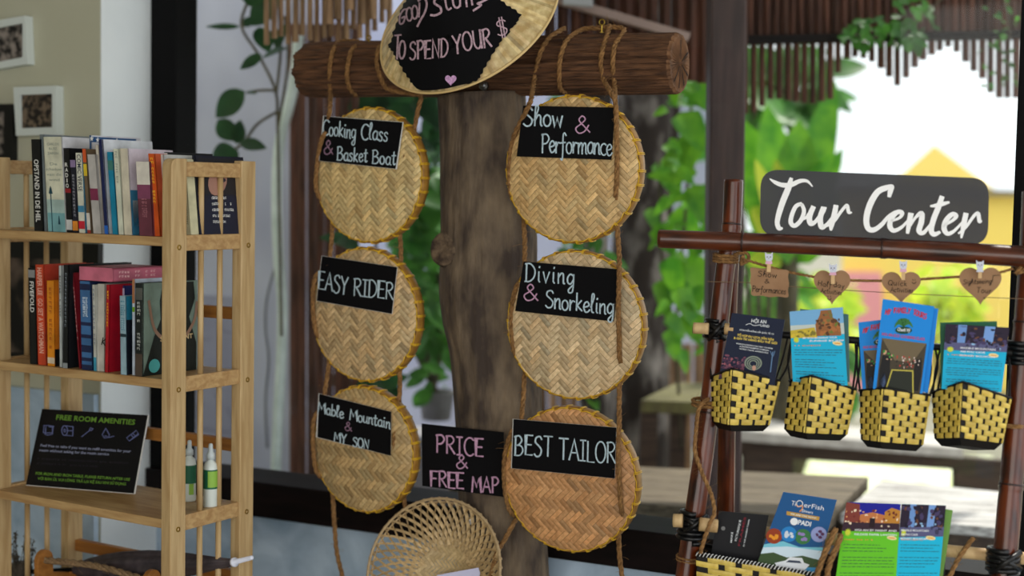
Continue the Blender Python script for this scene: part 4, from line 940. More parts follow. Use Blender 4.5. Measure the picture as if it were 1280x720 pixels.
# ------------------------------------------------------------------ straw hat over the log
HC = atY(585.05, 23.0, 3.40); HR = .2231; k_ang = .783
A_h = ((CR * -.588 + CU * .809).normalized() * cos(k_ang) - CF * sin(k_ang)).normalized(); HH = .135
apex = HC + A_h * HH
hat = thing('conical_straw_hat', 'conical straw hat with a black chalk panel hung over the log', 'hat', HC)
a_ = A_h.cross(V((0, 1, 0))).normalized(); b_ = A_h.cross(a_)
b = MB(); NR = 150; rnd = random.Random(3); Lr = 16
for k in range(NR):
    q0 = 2 * pi * k / NR; q1 = 2 * pi * (k + 1) / NR; g = 1 + rnd.gauss(0, .17); b.tint = (g, g * (1 + rnd.gauss(0, .015)), g * (1 + rnd.gauss(0, .04)))
    for i in range(Lr):
        pts = []
        for (q, t, rr) in ((q0, i / Lr, .0), (q1, i / Lr, .0), (q1, (i + 1) / Lr, .0), (q0, (i + 1) / Lr, .0)):
            bend = .008 * sin(pi * t); pts.append(apex.lerp(HC, t) + A_h * bend + (a_ * cos(q) + b_ * sin(q)) * (HR * max(t, .004)))
        b.poly(pts)
b.build('straw_cone', 'straw', hat)
b = MB(); b.lathe(apex, -A_h, [(.001, .004), (HR * .5, HH * .5 - .004), (HR - .003, HH + .003)], 60, False); b.build('lining', 'cane_back', hat)
b = MB(); b.tube([HC + (a_ * cos(2 * pi * k / 90) + b_ * sin(2 * pi * k / 90)) * HR for k in range(91)], .0032, 8, False)
b.build('brim_hoop', mat('hoop', (214, 184, 126), .5), hat, smooth=True)
def cone_hit(off):
    def H(px, py):
        d = ray(px, py); ca = HH / sqrt(HH * HH + HR * HR); o = EYE - (apex + A_h * (off + .007)); ax = -A_h
        dv = d.dot(ax); ov = o.dot(ax); A_ = dv * dv - ca * ca * d.dot(d); B_ = 2 * (dv * ov - ca * ca * d.dot(o)); C_ = ov * ov - ca * ca * o.dot(o)
        D_ = max(B_ * B_ - 4 * A_ * C_, 0); c_ = [(-B_ - sqrt(D_)) / (2 * A_), (-B_ + sqrt(D_)) / (2 * A_)]
        c_ = [t for t in c_ if 2 < t < 5 and (EYE + d * t - apex).dot(ax) > -.02]
        return EYE + d * min(c_) if c_ else HC
    return H
zh = lambda x, y: (470 + x / 5.333, y / 5.333)
ol = [(80, 305), (105, 265), (112, 215), (140, 150), (152, 100), (172, 50), (200, 0), (250, -60), (330, -110), (450, -150), (600, -120), (720, -60), (830, 0), (880, 38), (920, 60), (968, 98), (945, 140), (930, 165), (900, 190), (880, 235), (842, 258), (820, 300), (790, 340), (755, 400), (725, 450), (700, 500), (685, 528), (640, 550), (560, 568), (480, 588), (380, 602), (305, 604), (270, 590), (240, 558), (215, 520), (185, 480), (160, 430), (130, 390), (115, 350), (92, 325)]
dense = []
for i in range(len(ol)):
    for k in range(8):
        p = lerp2(ol[i], ol[(i + 1) % len(ol)], k / 8); dense.append(p)
cc = (500, 290); out = []
for i, p in enumerate(dense):
    d = hypot(p[0] - cc[0], p[1] - cc[1]); wv = 5 * sin(i * .9) if 0 < p[1] < 560 else 0; out.append((p[0] + (p[0] - cc[0]) / d * wv, p[1] + (p[1] - cc[1]) / d * wv))
b = MB(); H = cone_hit(.003); n = len(out); vs = []; Lv = 12
for l in range(1, Lv + 1): vs += [H(*zh(*lerp2(cc, p, l / Lv))) for p in out]
vs.append(H(*zh(*cc)))
b.add(vs, [(l * n + i, l * n + (i + 1) % n, (l + 1) * n + (i + 1) % n, (l + 1) * n + i) for l in range(Lv - 1) for i in range(n)] + [(i, (i + 1) % n, Lv * n) for i in range(n)]); b.build('chalk_panel', 'black_board', hat, smooth=True, label='black chalk panel with wavy edges')
H = cone_hit(.0046); b = MB()
def tz(pts, wd, sm=True): ribbon(b, [zh(*p) for p in pts], wd, H, sm)
hand(b, 'T', zh(120, 392), zh(160, 388), 30, H, 2.3, (.04, -1)); hand(b, 'O', zh(152, 388), zh(192, 384), 22, H, 2.3, (.04, -1))
hand(b, 'SPEND', zh(226, 398), zh(478, 376), 22, H, 2.3, (.0, -1), .16); hand(b, 'YOUR', zh(522, 356), zh(770, 306), 22.5, H, 2.3, (-.12, -1), .14); hand(b, '$', zh(816, 246), zh(886, 230), 20, H, 1.7, (-.2, -1))
tz([(205, 62), (182, 66), (158, 110), (160, 158), (182, 150), (192, 112), (172, 120)], 2.2)
tz(arc(222, 95, 20, 44, 100, 460, 14), 2.2); tz(arc(258, 82, 19, 44, 100, 460, 14), 2.2)
tz([(290, 20), (286, 112)], 2.3, False); tz([(282, 6), (315, -14), (338, 20), (326, 80), (296, 135), (276, 175)], 2.6)
tz([(440, -40), (398, -12), (390, 22), (428, 48), (432, 82), (395, 102), (366, 100)], 2.9)
tz([(452, -70), (468, 40), (482, 64), (500, 54)], 2.4); tz([(440, -8), (486, -16)], 2.2); tz([(508, -30), (518, 34), (540, 52), (560, 30), (556, -40)], 2.5); tz([(556, -40), (562, 40)], 2.2)
tz([(640, -80), (612, -86), (598, -40), (606, 44)], 2.4); tz([(590, -12), (626, -18)], 2); tz([(676, -90), (646, -90), (634, -40), (642, 32)], 2.4); tz([(626, -16), (662, -24)], 2)
tz([(742, -6), (706, 12), (676, 24), (700, 30), (690, 44), (650, 70)], 2.6); b.build('lettering', 'chalk_rose', hat)
b = MB(); hp = []
for k in range(40):
    t = 2 * pi * k / 40; hp.append((495 + 2.4 * 16 * sin(t) ** 3 + 3, 532 - 2.5 * (13 * cos(t) - 5 * cos(2 * t) - 2 * cos(3 * t) - cos(4 * t))))
b.poly([H(*zh(*p)) for p in hp]); b.build('chalk_heart', mat('heart_pink', (222, 178, 220), .9, (176, 128, 176), 200), hat)

# ------------------------------------------------------------------ open weave bowl on the trunk
bowl = None
BR_ = .168; bc = WALL.hit(541, 714, NT + .19); nA = (WALL.n * .90 + V((0, 0, 1)) * .36 + WALL.u * .02).normalized(); ta = nA.cross(V((0, 0, 1))).normalized() * -1; tb = nA.cross(ta)
bowl = thing('open_weave_bowl', 'open lattice bamboo bowl hanging low on the trunk with a folded paper inside', 'basket', bc - V((0, 0, BR_)))
def bowlp(r, q, off=0): 
    d = .075 * (1 - (r / BR_) ** 1.7); return bc + (ta * cos(q) + tb * sin(q)) * r - nA * (d - off)
b = MB(); rnd = random.Random(9); NW = 48
for sgn in (1, -1):
    for k in range(NW):
        q0 = 2 * pi * k / NW; pts = []
        for i in range(15):
            r = .045 + (BR_ - .045) * i / 14; pts.append((r, q0 + sgn * (.52 * (1 - (r - .045) / (BR_ - .045)) ** 1.0)))
        g = rnd.uniform(.8, 1.15); b.tint = (.60 * g, .43 * g, .22 * g)
        for i in range(14):
            (ra, qa), (rb, qb) = pts[i], pts[i + 1]; wq = .0038
            zo = .0012 * sgn * (1 if (i + k) % 2 else -1) * .8; A_ = bowlp(ra, qa, zo); B_ = bowlp(rb, qb, -zo if False else zo); t = (B_ - A_).normalized(); nrm = (A_ - bc + nA * .2).normalized(); s0 = t.cross(nrm).normalized()
            b.add([A_ - s0 * wq, A_ + s0 * wq, B_ + s0 * wq, B_ - s0 * wq, A_ - s0 * wq - nA * .0009, A_ + s0 * wq - nA * .0009, B_ + s0 * wq - nA * .0009, B_ - s0 * wq - nA * .0009], [(0, 1, 2, 3), (4, 7, 6, 5), (0, 4, 5, 1), (2, 6, 7, 3), (0, 3, 7, 4), (1, 5, 6, 2)])
b.build('lattice', 'cane_weave', bowl)
b = MB(); s = .0075
for i in range(-9, 9):
    for j in range(-9, 9):
        v = (i + j) % 6
        for cond, al in ((v == 0, 1), (v == 3, 0)):
            if not cond: continue
            g = rnd.uniform(.85, 1.12); b.tint = (.62 * g, .46 * g, .24 * g); vs = []; okk = True
            for m in range(5):
                for wv in (.05, .95):
                    P0, Q0 = ((i + 3 * m / 4) * s, (j + wv) * s) if al else ((i + wv) * s, (j + 3 * m / 4) * s)
                    x = (P0 - Q0) / sqrt(2); y = (P0 + Q0) / sqrt(2); r = hypot(x, y); okk = okk and r < .075; vs.append(bowlp(r, atan2(y, x), .002 + .001 * sin(pi * m / 4)))
            if okk: b.add(vs, [(2 * m, 2 * m + 1, 2 * m + 3, 2 * m + 2) for m in range(4)])
b.build('woven_base', 'cane_weave', bowl)
b = MB(); b.tint = (.5, .36, .2)
b.tube([bowlp(BR_, 2 * pi * k / 80) for k in range(81)], .0034, 8, False); b.tube([bowlp(BR_ - .006, 2 * pi * k / 80, -.003) for k in range(81)], .0024, 6, False)
for k in range(54): b.ball(bowlp(BR_ + .001, 2 * pi * (k + .5) / 54, -.002), .0042, k=4)
b.build('rim', 'cane_weave', bowl, smooth=True)
sc = bowlp(.115, 0); hp_ = atY(590, 648, (bc + tb * .1).y)
dd = ray(587, 649); tt = ((bc - nA * .03 - EYE).dot(nA)) / dd.dot(nA); hk = EYE + dd * tt
b = MB(); b.lathe(hk, nA, [(.012, -.03), (.013, 0), (.007, .002), (.007, .006), (.003, .008)], 14); props(b.build('screw_hook', 'steel'), 'steel screw and rusty washer holding the lattice bowl to the trunk', 'screw')
PP = Plane(bc + nA * .004 - nA * .03, (nA + V((0, -.25, .1))).normalized())
b = MB(); b.prism([PP.hit(*p) for p in [(546, 719), (598, 709.5), (600, 716), (596, 742), (544, 742)]], PP.n * -.0006); props(b.build('folded_paper', mat('paper_blue', (206, 206, 236), .7)), 'folded white paper lying in the lattice bowl', 'paper')
# ------------------------------------------------------------------ bamboo rack
hr = lambda n: (lambda x, y: RACK.hit(x, y, n))
rack = thing('bamboo_rack', 'dark lacquered bamboo rack with crossed poles tied together in front of the window', 'rack', RACK.w(0, 0, 0), -RACK.a)
def pole(pts, rad, nodes, m='bamboo', nm='pole', hollow=None):
    b = MB(); P = catmull(pts, 8); n = len(P); L = [0]
    for a_, c_ in zip(P, P[1:]): L.append(L[-1] + (c_ - a_).length)
    tot = L[-1]; rr = []
    rad = rad if isinstance(rad, (list, tuple)) else (rad, rad)
    PP_ = resample(P, .006); n = len(PP_)
    for i in range(n):
        t = i / (n - 1); r = rad[0] + (rad[1] - rad[0]) * t
        for nd in nodes: r += .0018 * math.exp(-((t - nd) * tot / .005) ** 2) - .0008 * math.exp(-((t - nd) * tot / .018) ** 2)
        rr.append(r)
    b.tube(PP_, rr, 24); o = b.build(nm, m, rack, smooth=True)
    for nd in nodes:
        k = int(nd * (n - 1)); k = min(max(k, 1), n - 2); b = MB(); d = (PP_[k + 1] - PP_[k - 1]).normalized(); b.lathe(PP_[k], d, [(rr[k] * .99, -.0022), (rr[k] + .0009, -.0012), (rr[k] + .0009, .0012), (rr[k] * .99, .0022)], 24, False); b.build('node_ring', 'bamboo_node', o)
    return PP_
w_px = lambda px, d=2.98: px * d / FPX
fl = lambda p, q: p + (q - p) * ((p.z) / (p.z - q.z))        # follow a leg to the floor
pA = RACK.hit(917, 225, -.02); pB = RACK.hit(906, 340, .0); pC = RACK.hit(883, 540, .035); pD = RACK.hit(857, 722, .07)
pole([pA, RACK.hit(914, 290, -.01), pB, pC, pD, fl(pC, pD)], (.0195, .0225), (.06, .30, .52, .75))
pE = RACK.hit(909, 420, -.075); pF = RACK.hit(908, 560, -.11); pG = RACK.hit(906, 722, -.15)
pole([RACK.hit(914, 300, -.05), pE, pF, pG, fl(pF, pG)], (.0185, .0205), (.22, .47, .72))
pR0 = RACK.hit(1292, 240, -.02); pR = RACK.hit(1287, 340, .0); pR1 = RACK.hit(1268, 560, .035); pR2 = RACK.hit(1254, 722, .07)
pole([pR0, pR, pR1, pR2, fl(pR1, pR2)], (.0215, .0240), (.16, .36, .62, .8))
pole([RACK.hit(824, 298.5, .035), RACK.hit(940, 303, .035), RACK.hit(1113, 311, .035), RACK.hit(1300, 322, .035)], (.0185, .0205), (.235, .61), 'bamboo_across')
b = MB(); c0 = RACK.hit(824, 298.5, .035); b.lathe(c0 + RACK.u * .0008, -RACK.u, [(.0178, 0), (.017, .0022), (.012, .0012), (.011, -.001)], 20); b.build('rail_end', mat('end_grain', (120, 84, 56), .7, (80, 52, 36), 60), rack)
# thin cross sticks and black lashings
pole([RACK.hit(866, 412, .03), RACK.hit(1000, 420, .03), RACK.hit(1300, 444, .03)], .0072, (), 'black_strap', 'cross_stick')
for (a0, a1) in (((867, 410), (888, 411)), ((906, 411), (920, 412))): pole([RACK.hit(*a0, .055), RACK.hit(*a1, .055)], .0115, (), 'bamboo_raw', 'stick_end')
pole([RACK.hit(842, 650.5, .10), RACK.hit(856, 651, .10)], .0135, (), 'bamboo_raw', 'stick_end'); pole([RACK.hit(874, 655, .10), RACK.hit(900, 658, .09)], .0135, (), 'bamboo_raw', 'stick_end')
pole([RACK.hit(900, 660, .05), RACK.hit(1300, 700, .05)], .012, (), 'bamboo_raw', 'cross_stick')
def lashing(px, py, px1, py1, n, r, turns=6, m='black_tape'):
    a0 = RACK.hit(px, py, n); a1 = RACK.hit(px1, py1, n); b = MB(); d = (a1 - a0).normalized(); L = (a1 - a0).length; x_ = d.cross(V((0, 0, 1)))
    if x_.length < .3: x_ = d.cross(V((1, 0, 0)))
    x_.normalize(); y_ = d.cross(x_); pts = [a0 + d * (L * t / (turns * 14)) + (x_ * cos(2 * pi * t / 14) + y_ * sin(2 * pi * t / 14)) * r for t in range(turns * 14 + 1)]
    b.tube(pts, L / turns * .56, 6); b.build('lashing', m, rack, smooth=True)
lashing(897, 400, 893, 425, .012, .0225); lashing(868, 640, 863, 676, .058, .026, 6); lashing(1277, 428, 1274, 458, .012, .026, 5); lashing(1255, 686, 1253, 716, .066, .028, 5)
for (x0, y0, x1, y1, n) in ((886, 402, 906, 424, .046), (906, 402, 886, 424, .047), (850, 642, 884, 668, .092), (884, 645, 852, 668, .094), (1237, 690, 1276, 712, .1), (1276, 690, 1238, 716, .102)):
    b = MB(); b.tube([RACK.hit(x0, y0, n - .02), RACK.hit((x0 + x1) / 2, (y0 + y1) / 2, n), RACK.hit(x1, y1, n - .02)], .0058, 6)
    b.build('lashing', 'black_tape', rack, smooth=True)
# jute wraps and loose ends on the rack
def wrap(px, py, dx, n, r, turns, rr=.0036, seed=0):
    b = MB()
    a0 = RACK.hit(px, py, n); pts = []
    for t in range(turns * 10 + 1): q = 2 * pi * t / 10; pts.append(a0 + RACK.u * cos(q) * r + RACK.n * sin(q) * r + V((0, 0, dx * (t / (turns * 10) - .5))))
    rope(b, pts, rr, seed, .3, 3); b.build('jute_binding', 'jute', rack, smooth=True)
wrap(907, 322, .018, .004, .0235, 3, .0036, 1); b = MB(); rope(b, [RACK.hit(918, 318, .03), RACK.hit(932, 316, .04), RACK.hit(936, 324, .035), RACK.hit(926, 330, .035), RACK.hit(930, 318, .045)], .004, 2)
b.build('jute_binding', 'jute', rack, smooth=True)
b = MB(); rope(b, [RACK.hit(1258, 330, .03), RACK.hit(1268, 324, .045), RACK.hit(1276, 332, .04), RACK.hit(1270, 342, .04), RACK.hit(1284, 336, .04)], .004, 4); b.build('jute_binding', 'jute', rack, smooth=True); wrap(1287, 334, .02, .0, .0245, 3, .0036, 6); wrap(1265, 530, .008, .03, .0255, 2, .0026, 8); wrap(862, 697, .012, .06, .0255, 2, .0026, 9); wrap(881, 503, .016, .035, .0245, 2, .0038, 7)
def loose(label, segs, r, seed):
    b = MB()
    for i, sg in enumerate(segs): rope(b, sg, r, seed + i, 1.1)
    props(b.build('jute_rope', 'jute', smooth=True), label, 'rope')
g = lambda x, y, n=.075: RACK.hit(x, y, n)
loose('frayed jute rope dangling down the left leg of the bamboo rack', [[g(886, 498), g(874, 510, .085), g(870, 540), g(869, 565), g(878, 592, .1), g(889, 618, .12), g(893, 640, .125), g(887, 655, .13), g(880, 675, .13), g(875, 693, .125)]], .0044, 51)
loose('frayed double rope beside the blue diving leaflet', [[g(1045, 660, .12), g(1036, 680, .13), g(1026, 704, .14), g(1020, 726, .14), g(1026, 732, .14), g(1033, 724, .14), g(1037, 704, .14), g(1046, 684, .13), g(1052, 666, .12)]], .0062, 61)
loose('frayed rope end near the foot of the right rack leg', [[g(1217, 672, .06), g(1205, 688, .07), g(1195, 704, .08), g(1185, 726, .085)]], .0050, 71)

# twine with paper tags
tw = [(930, 324), (956, 332), (986, 340), (1017, 346), (1040, 348.5), (1063, 350.5), (1102, 351), (1126, 350.5), (1151, 349), (1198, 346), (1225, 344), (1252, 340), (1268, 335)]
b = MB(); rope(b, [RACK.hit(x, y, .05) for x, y in tw], .0028, 81, .7); props(b.build('jute_twine', 'jute', smooth=True), 'jute twine strung under the top rail holding four paper tags', 'twine')
b = MB(); b.tube([RACK.hit(x, y, .035) for x, y in [(884, 352), (930, 353), (986, 358), (1060, 363), (1150, 368), (1240, 372), (1290, 374)]], .0007, 5); props(b.build('thin_string', mat('string', (120, 96, 72), .9)), 'thin brown string stretched between the rack posts behind the tags', 'string')
zt8 = zf(900, 300, 3.368, 3.37)
def tag_(outline, label, texts, peg, shape):
    n0 = .056; e = thing('paper_tag', label, 'tag', RACK.hit(outline[0], outline[3], n0), -RACK.a, 'brown paper tags on the twine'); x0, y0, x1, y1 = outline; pts = []
    if shape == 'heart':
        for k in range(60):
            t = -2 * pi * k / 60; hx = 16 * sin(t) ** 3; hy = 13 * cos(t) - 5 * cos(2 * t) - 2 * cos(3 * t) - cos(4 * t); pts.append(((x0 + x1) / 2 + hx / 32 * (x1 - x0), y0 + (11.9 - hy) / 28.9 * (y1 - y0)))
    else:
        base_ = [(x0 + 1.5, y0 + .5), (x1 + .2, y0 + 4), (x1, y1), (x0 + 3, y1 - 2.5)]; c_ = bil(base_, .5, .5)
        for i in range(4):
            for k in range(12):
                p = lerp2(base_[i], base_[(i + 1) % 4], k / 12); wv = .7 * cos(2 * pi * k / 6 ) - (1.6 if k == 0 else 0); d = hypot(p[0] - c_[0], p[1] - c_[1]); pts.append((p[0] + (p[0] - c_[0]) / d * wv, p[1] + (p[1] - c_[1]) / d * wv))
    b = MB(); b.prism([RACK.hit(*p, n0) for p in pts], RACK.n * -.0016); b.build('card', 'cardboard', e)
    b = MB(); H = hr(n0 + .0006); texts(b, H); b.build('lettering', 'ink', e)
    px, y0, y1 = peg; p = thing('clothes_peg', 'small wooden peg with a painted cat head ' + {956: 'on the square tag', 961: 'on the square tag', 1041: 'on the half day heart', 1129: 'on the quick activities heart', 1225: 'on the sightseeing heart'}[px], 'peg', RACK.hit(px, y1, n0 + .004), -RACK.a, 'cat headed clothes pegs')
    H2 = hr(n0 + .010); hpx = y1 - y0; b = MB()
    for nn_ in (n0 + .0088, n0 - .004): b.prism([RACK.hit(x, y, nn_) for x, y in [(px - 2.0, y0 + hpx * .5), (px + 2.6, y0 + hpx * .5), (px + 2.2, y1), (px - 2.4, y1)]], RACK.n * -.0035)
    b.build('clip', 'peg_wood', p)
    hd = [(-4.2, 3.4), (-4.6, -1.2), (-4.9, -5.6), (-2.4, -3.6), (2.2, -3.4), (4.8, -5.4), (4.8, -1), (4.4, 3.4), (2.4, 5.2), (-2.2, 5.2)]; cy = y0 + 6
    b = MB(); b.prism([RACK.hit(px + x * 1.0, cy + y * 1.05, n0 + .0125) for x, y in hd], RACK.n * -.004); b.build('cat_head', 'peg_paint', p)
    b = MB(); b.prism([H2(px + x, cy + y) for x, y in [(-3.6, 5), (3.6, 5), (4.4, 9), (-4.4, 9)]], RACK.n * -.003); b.build('cat_collar', 'peg_pink' if px != 1225 else 'peg_paint', p)
    b = MB(); H3 = hr(n0 + .0130)
    for sx in (-1.9, 1.9): b.poly([H3(px + sx + .7 * cos(2 * pi * k / 8), cy + .2 + .8 * sin(2 * pi * k / 8)) for k in range(8)])
    b.poly([H3(px + .6 * cos(2 * pi * k / 6), cy + 2.0 + .45 * sin(2 * pi * k / 6)) for k in range(6)]); b.build('cat_face', 'ink', p)
z8 = zt8
def x1(b, H): hand(b, 'Show', z8(160, 152), z8(238, 160), 6.5, H, .7, (.1, -1), .2); hand(b, '&', z8(188, 182), z8(206, 183), 5, H, .6, (.05, -1)); hand(b, 'Performances', z8(136, 216), z8(276, 228), 7, H, .7, (.1, -1), .12)
tag_((936, 333.5, 985.5, 372), 'brown scalloped square tag reading Show & Performances', x1, (961, 315, 340), 'square')
def x2(b, H): hand(b, 'Half', z8(412, 190), z8(468, 200), 6, H, .7, (.15, -1), .2); hand(b, 'day', z8(478, 198), z8(522, 204), 6, H, .7, (.1, -1), .2); hand(b, 'Activities', z8(424, 222), z8(512, 232), 5.6, H, .65, (.1, -1), .14); ribbon(b, [z8(452, 246), z8(460, 254), z8(468, 246)], .7, H); ribbon(b, [z8(454, 236), z8(455, 240)], .7, H, False); ribbon(b, [z8(465, 236), z8(466, 240)], .7, H, False)
tag_((1017, 338, 1063, 381.5), 'brown heart tag reading Half day Activities', x2, (1041, 329, 355), 'heart')
def x3(b, H): hand(b, 'Quick', z8(708, 190), z8(786, 194), 6, H, .7, (.12, -1), .2); hand(b, 'Activities', z8(718, 218), z8(812, 222), 5.6, H, .65, (.1, -1), .14); ribbon(b, [z8(808, 178), z8(818, 184), z8(826, 176)], .7, H); ribbon(b, [z8(812, 166), z8(812, 170)], .7, H, False); ribbon(b, [z8(821, 166), z8(822, 170)], .7, H, False)
tag_((1102, 340, 1151, 380), 'brown heart tag reading Quick Activities', x3, (1129, 325, 350), 'heart')
def x4(b, H): hand(b, 'Sightseeing', z8(1024, 186), z8(1142, 182), 5.6, H, .7, (.1, -1), .14); hand(b, 'Tour', z8(1080, 222), z8(1142, 224), 6.5, H, .7, (.12, -1), .2); ribbon(b, [z8(1146, 178), z8(1150, 150), z8(1178, 148)], .7, H, False); ribbon(b, [z8(1110, 242), z8(1114, 248), z8(1118, 242)], .9, H)
tag_((1199, 334.5, 1252, 382), 'brown heart tag reading Sightseeing Tour', x4, (1225, 325, 348), 'heart')

# ------------------------------------------------------------------ smoked sign on the rail
n0 = .036; H = hr(n0); q = [(951, 211.5), (1236.5, 223), (1235, 306.5), (949.5, 295)]
def rnd_quad(q, r):
    out = []
    for i in range(4):
        a_, c_, d_ = q[i - 1], q[i], q[(i + 1) % 4]
        la = hypot(a_[0] - c_[0], a_[1] - c_[1]); ld = hypot(d_[0] - c_[0], d_[1] - c_[1]); s0 = lerp2(c_, a_, r / la); s1 = lerp2(c_, d_, r / ld)
        for k in range(9):
            t = k / 8; out.append((s0[0] * (1 - t) ** 2 + 2 * c_[0] * t * (1 - t) + s1[0] * t * t, s0[1] * (1 - t) ** 2 + 2 * c_[1] * t * (1 - t) + s1[1] * t * t))
    return out
m = bpy.data.materials.new('smoked_acrylic'); m.use_nodes = True; nt = m.node_tree; p = nt.nodes['Principled BSDF']; p.inputs['Base Color'].default_value = srgb(78, 78, 82); p.inputs['Roughness'].default_value = .6; p.inputs['Specular IOR Level'].default_value = .1
t_ = nt.nodes.new('ShaderNodeBsdfTransparent'); t_.inputs[0].default_value = (.8, .8, .8, 1); mx = nt.nodes.new('ShaderNodeMixShader'); mx.inputs[0].default_value = .86
nt.links.new(t_.outputs[0], mx.inputs[1]); nt.links.new(p.outputs[0], mx.inputs[2]); nt.links.new(mx.outputs[0], nt.nodes['Material Output'].inputs[0]); MATS['smoked_acrylic'] = m
e = thing('shop_sign', 'smoked grey rounded sign reading Tour Center standing on the bamboo rail', 'sign', RACK.hit(1090, 302, n0), -RACK.a)
b = MB(); b.prism([H(*p) for p in rnd_quad(q, 24)], RACK.n * -.002); b.build('sign_panel', 'smoked_acrylic', e)
b = MB(); H = hr(n0 + .0012); T1 = zf(940, 205, 6.544, 6.545); T2 = zf(1080, 205, 6.544, 6.545)
_ns = [0]
def br(T, pts, ws):                # each brush stroke lies a hair above the last
    _ns[0] += 1; ribbon(b, [T(*p) for p in pts], [x / 6.54 for x in ws], hr(n0 + .0012 + _ns[0] * .00012), True, False)
br(T1, [(144, 120), (190, 150), (250, 172), (320, 170), (390, 140), (450, 140), (495, 185)], [6, 30, 38, 40, 34, 24, 8])
br(T1, [(322, 112), (300, 190), (255, 300), (222, 400), (206, 480), (222, 525), (252, 525)], [26, 50, 50, 46, 40, 40, 14])
br(T1, [(410, 325), (360, 345), (325, 420), (318, 480), (350, 505), (400, 460), (425, 390), (412, 340), (400, 326)], [30, 34, 36, 38, 36, 36, 34, 30, 20])
br(T1, [(400, 450), (440, 440), (500, 355)], [14, 22, 30])
br(T1, [(505, 345), (470, 430), (480, 485), (520, 470), (580, 390), (592, 350)], [40, 46, 46, 30, 36, 40])
br(T1, [(588, 352), (558, 440), (570, 515), (610, 495), (660, 430)], [44, 46, 46, 26, 18])
br(T1, [(688, 335), (672, 420), (650, 500), (645, 545)], [40, 46, 44, 16]); br(T1, [(600, 515), (670, 470), (720, 400), (765, 345), (780, 345), (792, 395), (818, 395)], [14, 24, 26, 26, 30, 30, 10])
br(T2, [(205, 272), (215, 225), (235, 180), (180, 195), (110, 230), (50, 330), (20, 440), (30, 520), (75, 540), (140, 500), (200, 430), (260, 388)], [26, 44, 20, 46, 50, 52, 50, 46, 42, 36, 28, 22])
br(T2, [(215, 470), (290, 440), (312, 400), (270, 395), (222, 450), (212, 510), (245, 545), (310, 515), (370, 450)], [16, 24, 36, 38, 42, 44, 36, 26, 18])
br(T2, [(385, 400), (372, 470), (355, 570)], [46, 46, 26]); br(T2, [(360, 540), (420, 440), (470, 405), (470, 470), (450, 545), (490, 560), (560, 470)], [14, 22, 44, 46, 46, 34, 14])
br(T2, [(640, 262), (610, 350), (570, 450), (550, 540), (575, 575), (625, 555)], [40, 46, 46, 44, 42, 20]); br(T2, [(540, 345), (600, 338), (650, 325), (700, 312)], [14, 36, 34, 16])
br(T2, [(640, 510), (720, 465), (755, 425), (720, 412), (670, 465), (655, 530), (685, 570), (740, 545), (810, 470)], [18, 24, 36, 38, 44, 44, 36, 26, 16])
br(T2, [(835, 400), (815, 500), (795, 608)], [42, 46, 14]); br(T2, [(770, 570), (830, 520), (880, 450), (915, 408), (935, 410), (945, 470), (965, 462)], [14, 24, 26, 26, 34, 32, 8])
b.build('brush_lettering', mat('sign_white', (255, 255, 255), .9, spec=.1), e)

# ------------------------------------------------------------------ woven wall baskets
def strap_face(mb, P, rows, cols, phase, tint_rnd, nrm):
    # P(s,t): corner to corner; yellow straps run level and dip behind every second black upright
    for r in range(rows):
        t0 = (r + .015) / rows; t1 = (r + .985) / rows; c = -1
        while c < cols + 1:
            if (c + r + phase) % 2 == 0:
                s0 = max((c + .5 + .19) / cols, 0); s1 = min((c + 2.5 - .19) / cols, 1)
                if s1 > s0 + .01:
                    g = tint_rnd.uniform(.86, 1.1); mb.tint = (g, g, g * tint_rnd.uniform(.9, 1.05)); N = 6; vs = []
                    for k in range(N + 1):
                        s = s0 + (s1 - s0) * k / N; lf = .0012 + .0024 * sin(pi * k / N) ** .5
                        for t in (t0, (t0 + t1) / 2, t1): vs.append(P(s, t) + nrm * (lf + (.0006 if t not in (t0, t1) else 0)))
                    mb.add(vs, [(3 * k + j, 3 * k + j + 1, 3 * k + j + 4, 3 * k + j + 3) for k in range(N) for j in range(2)])
            c += 1
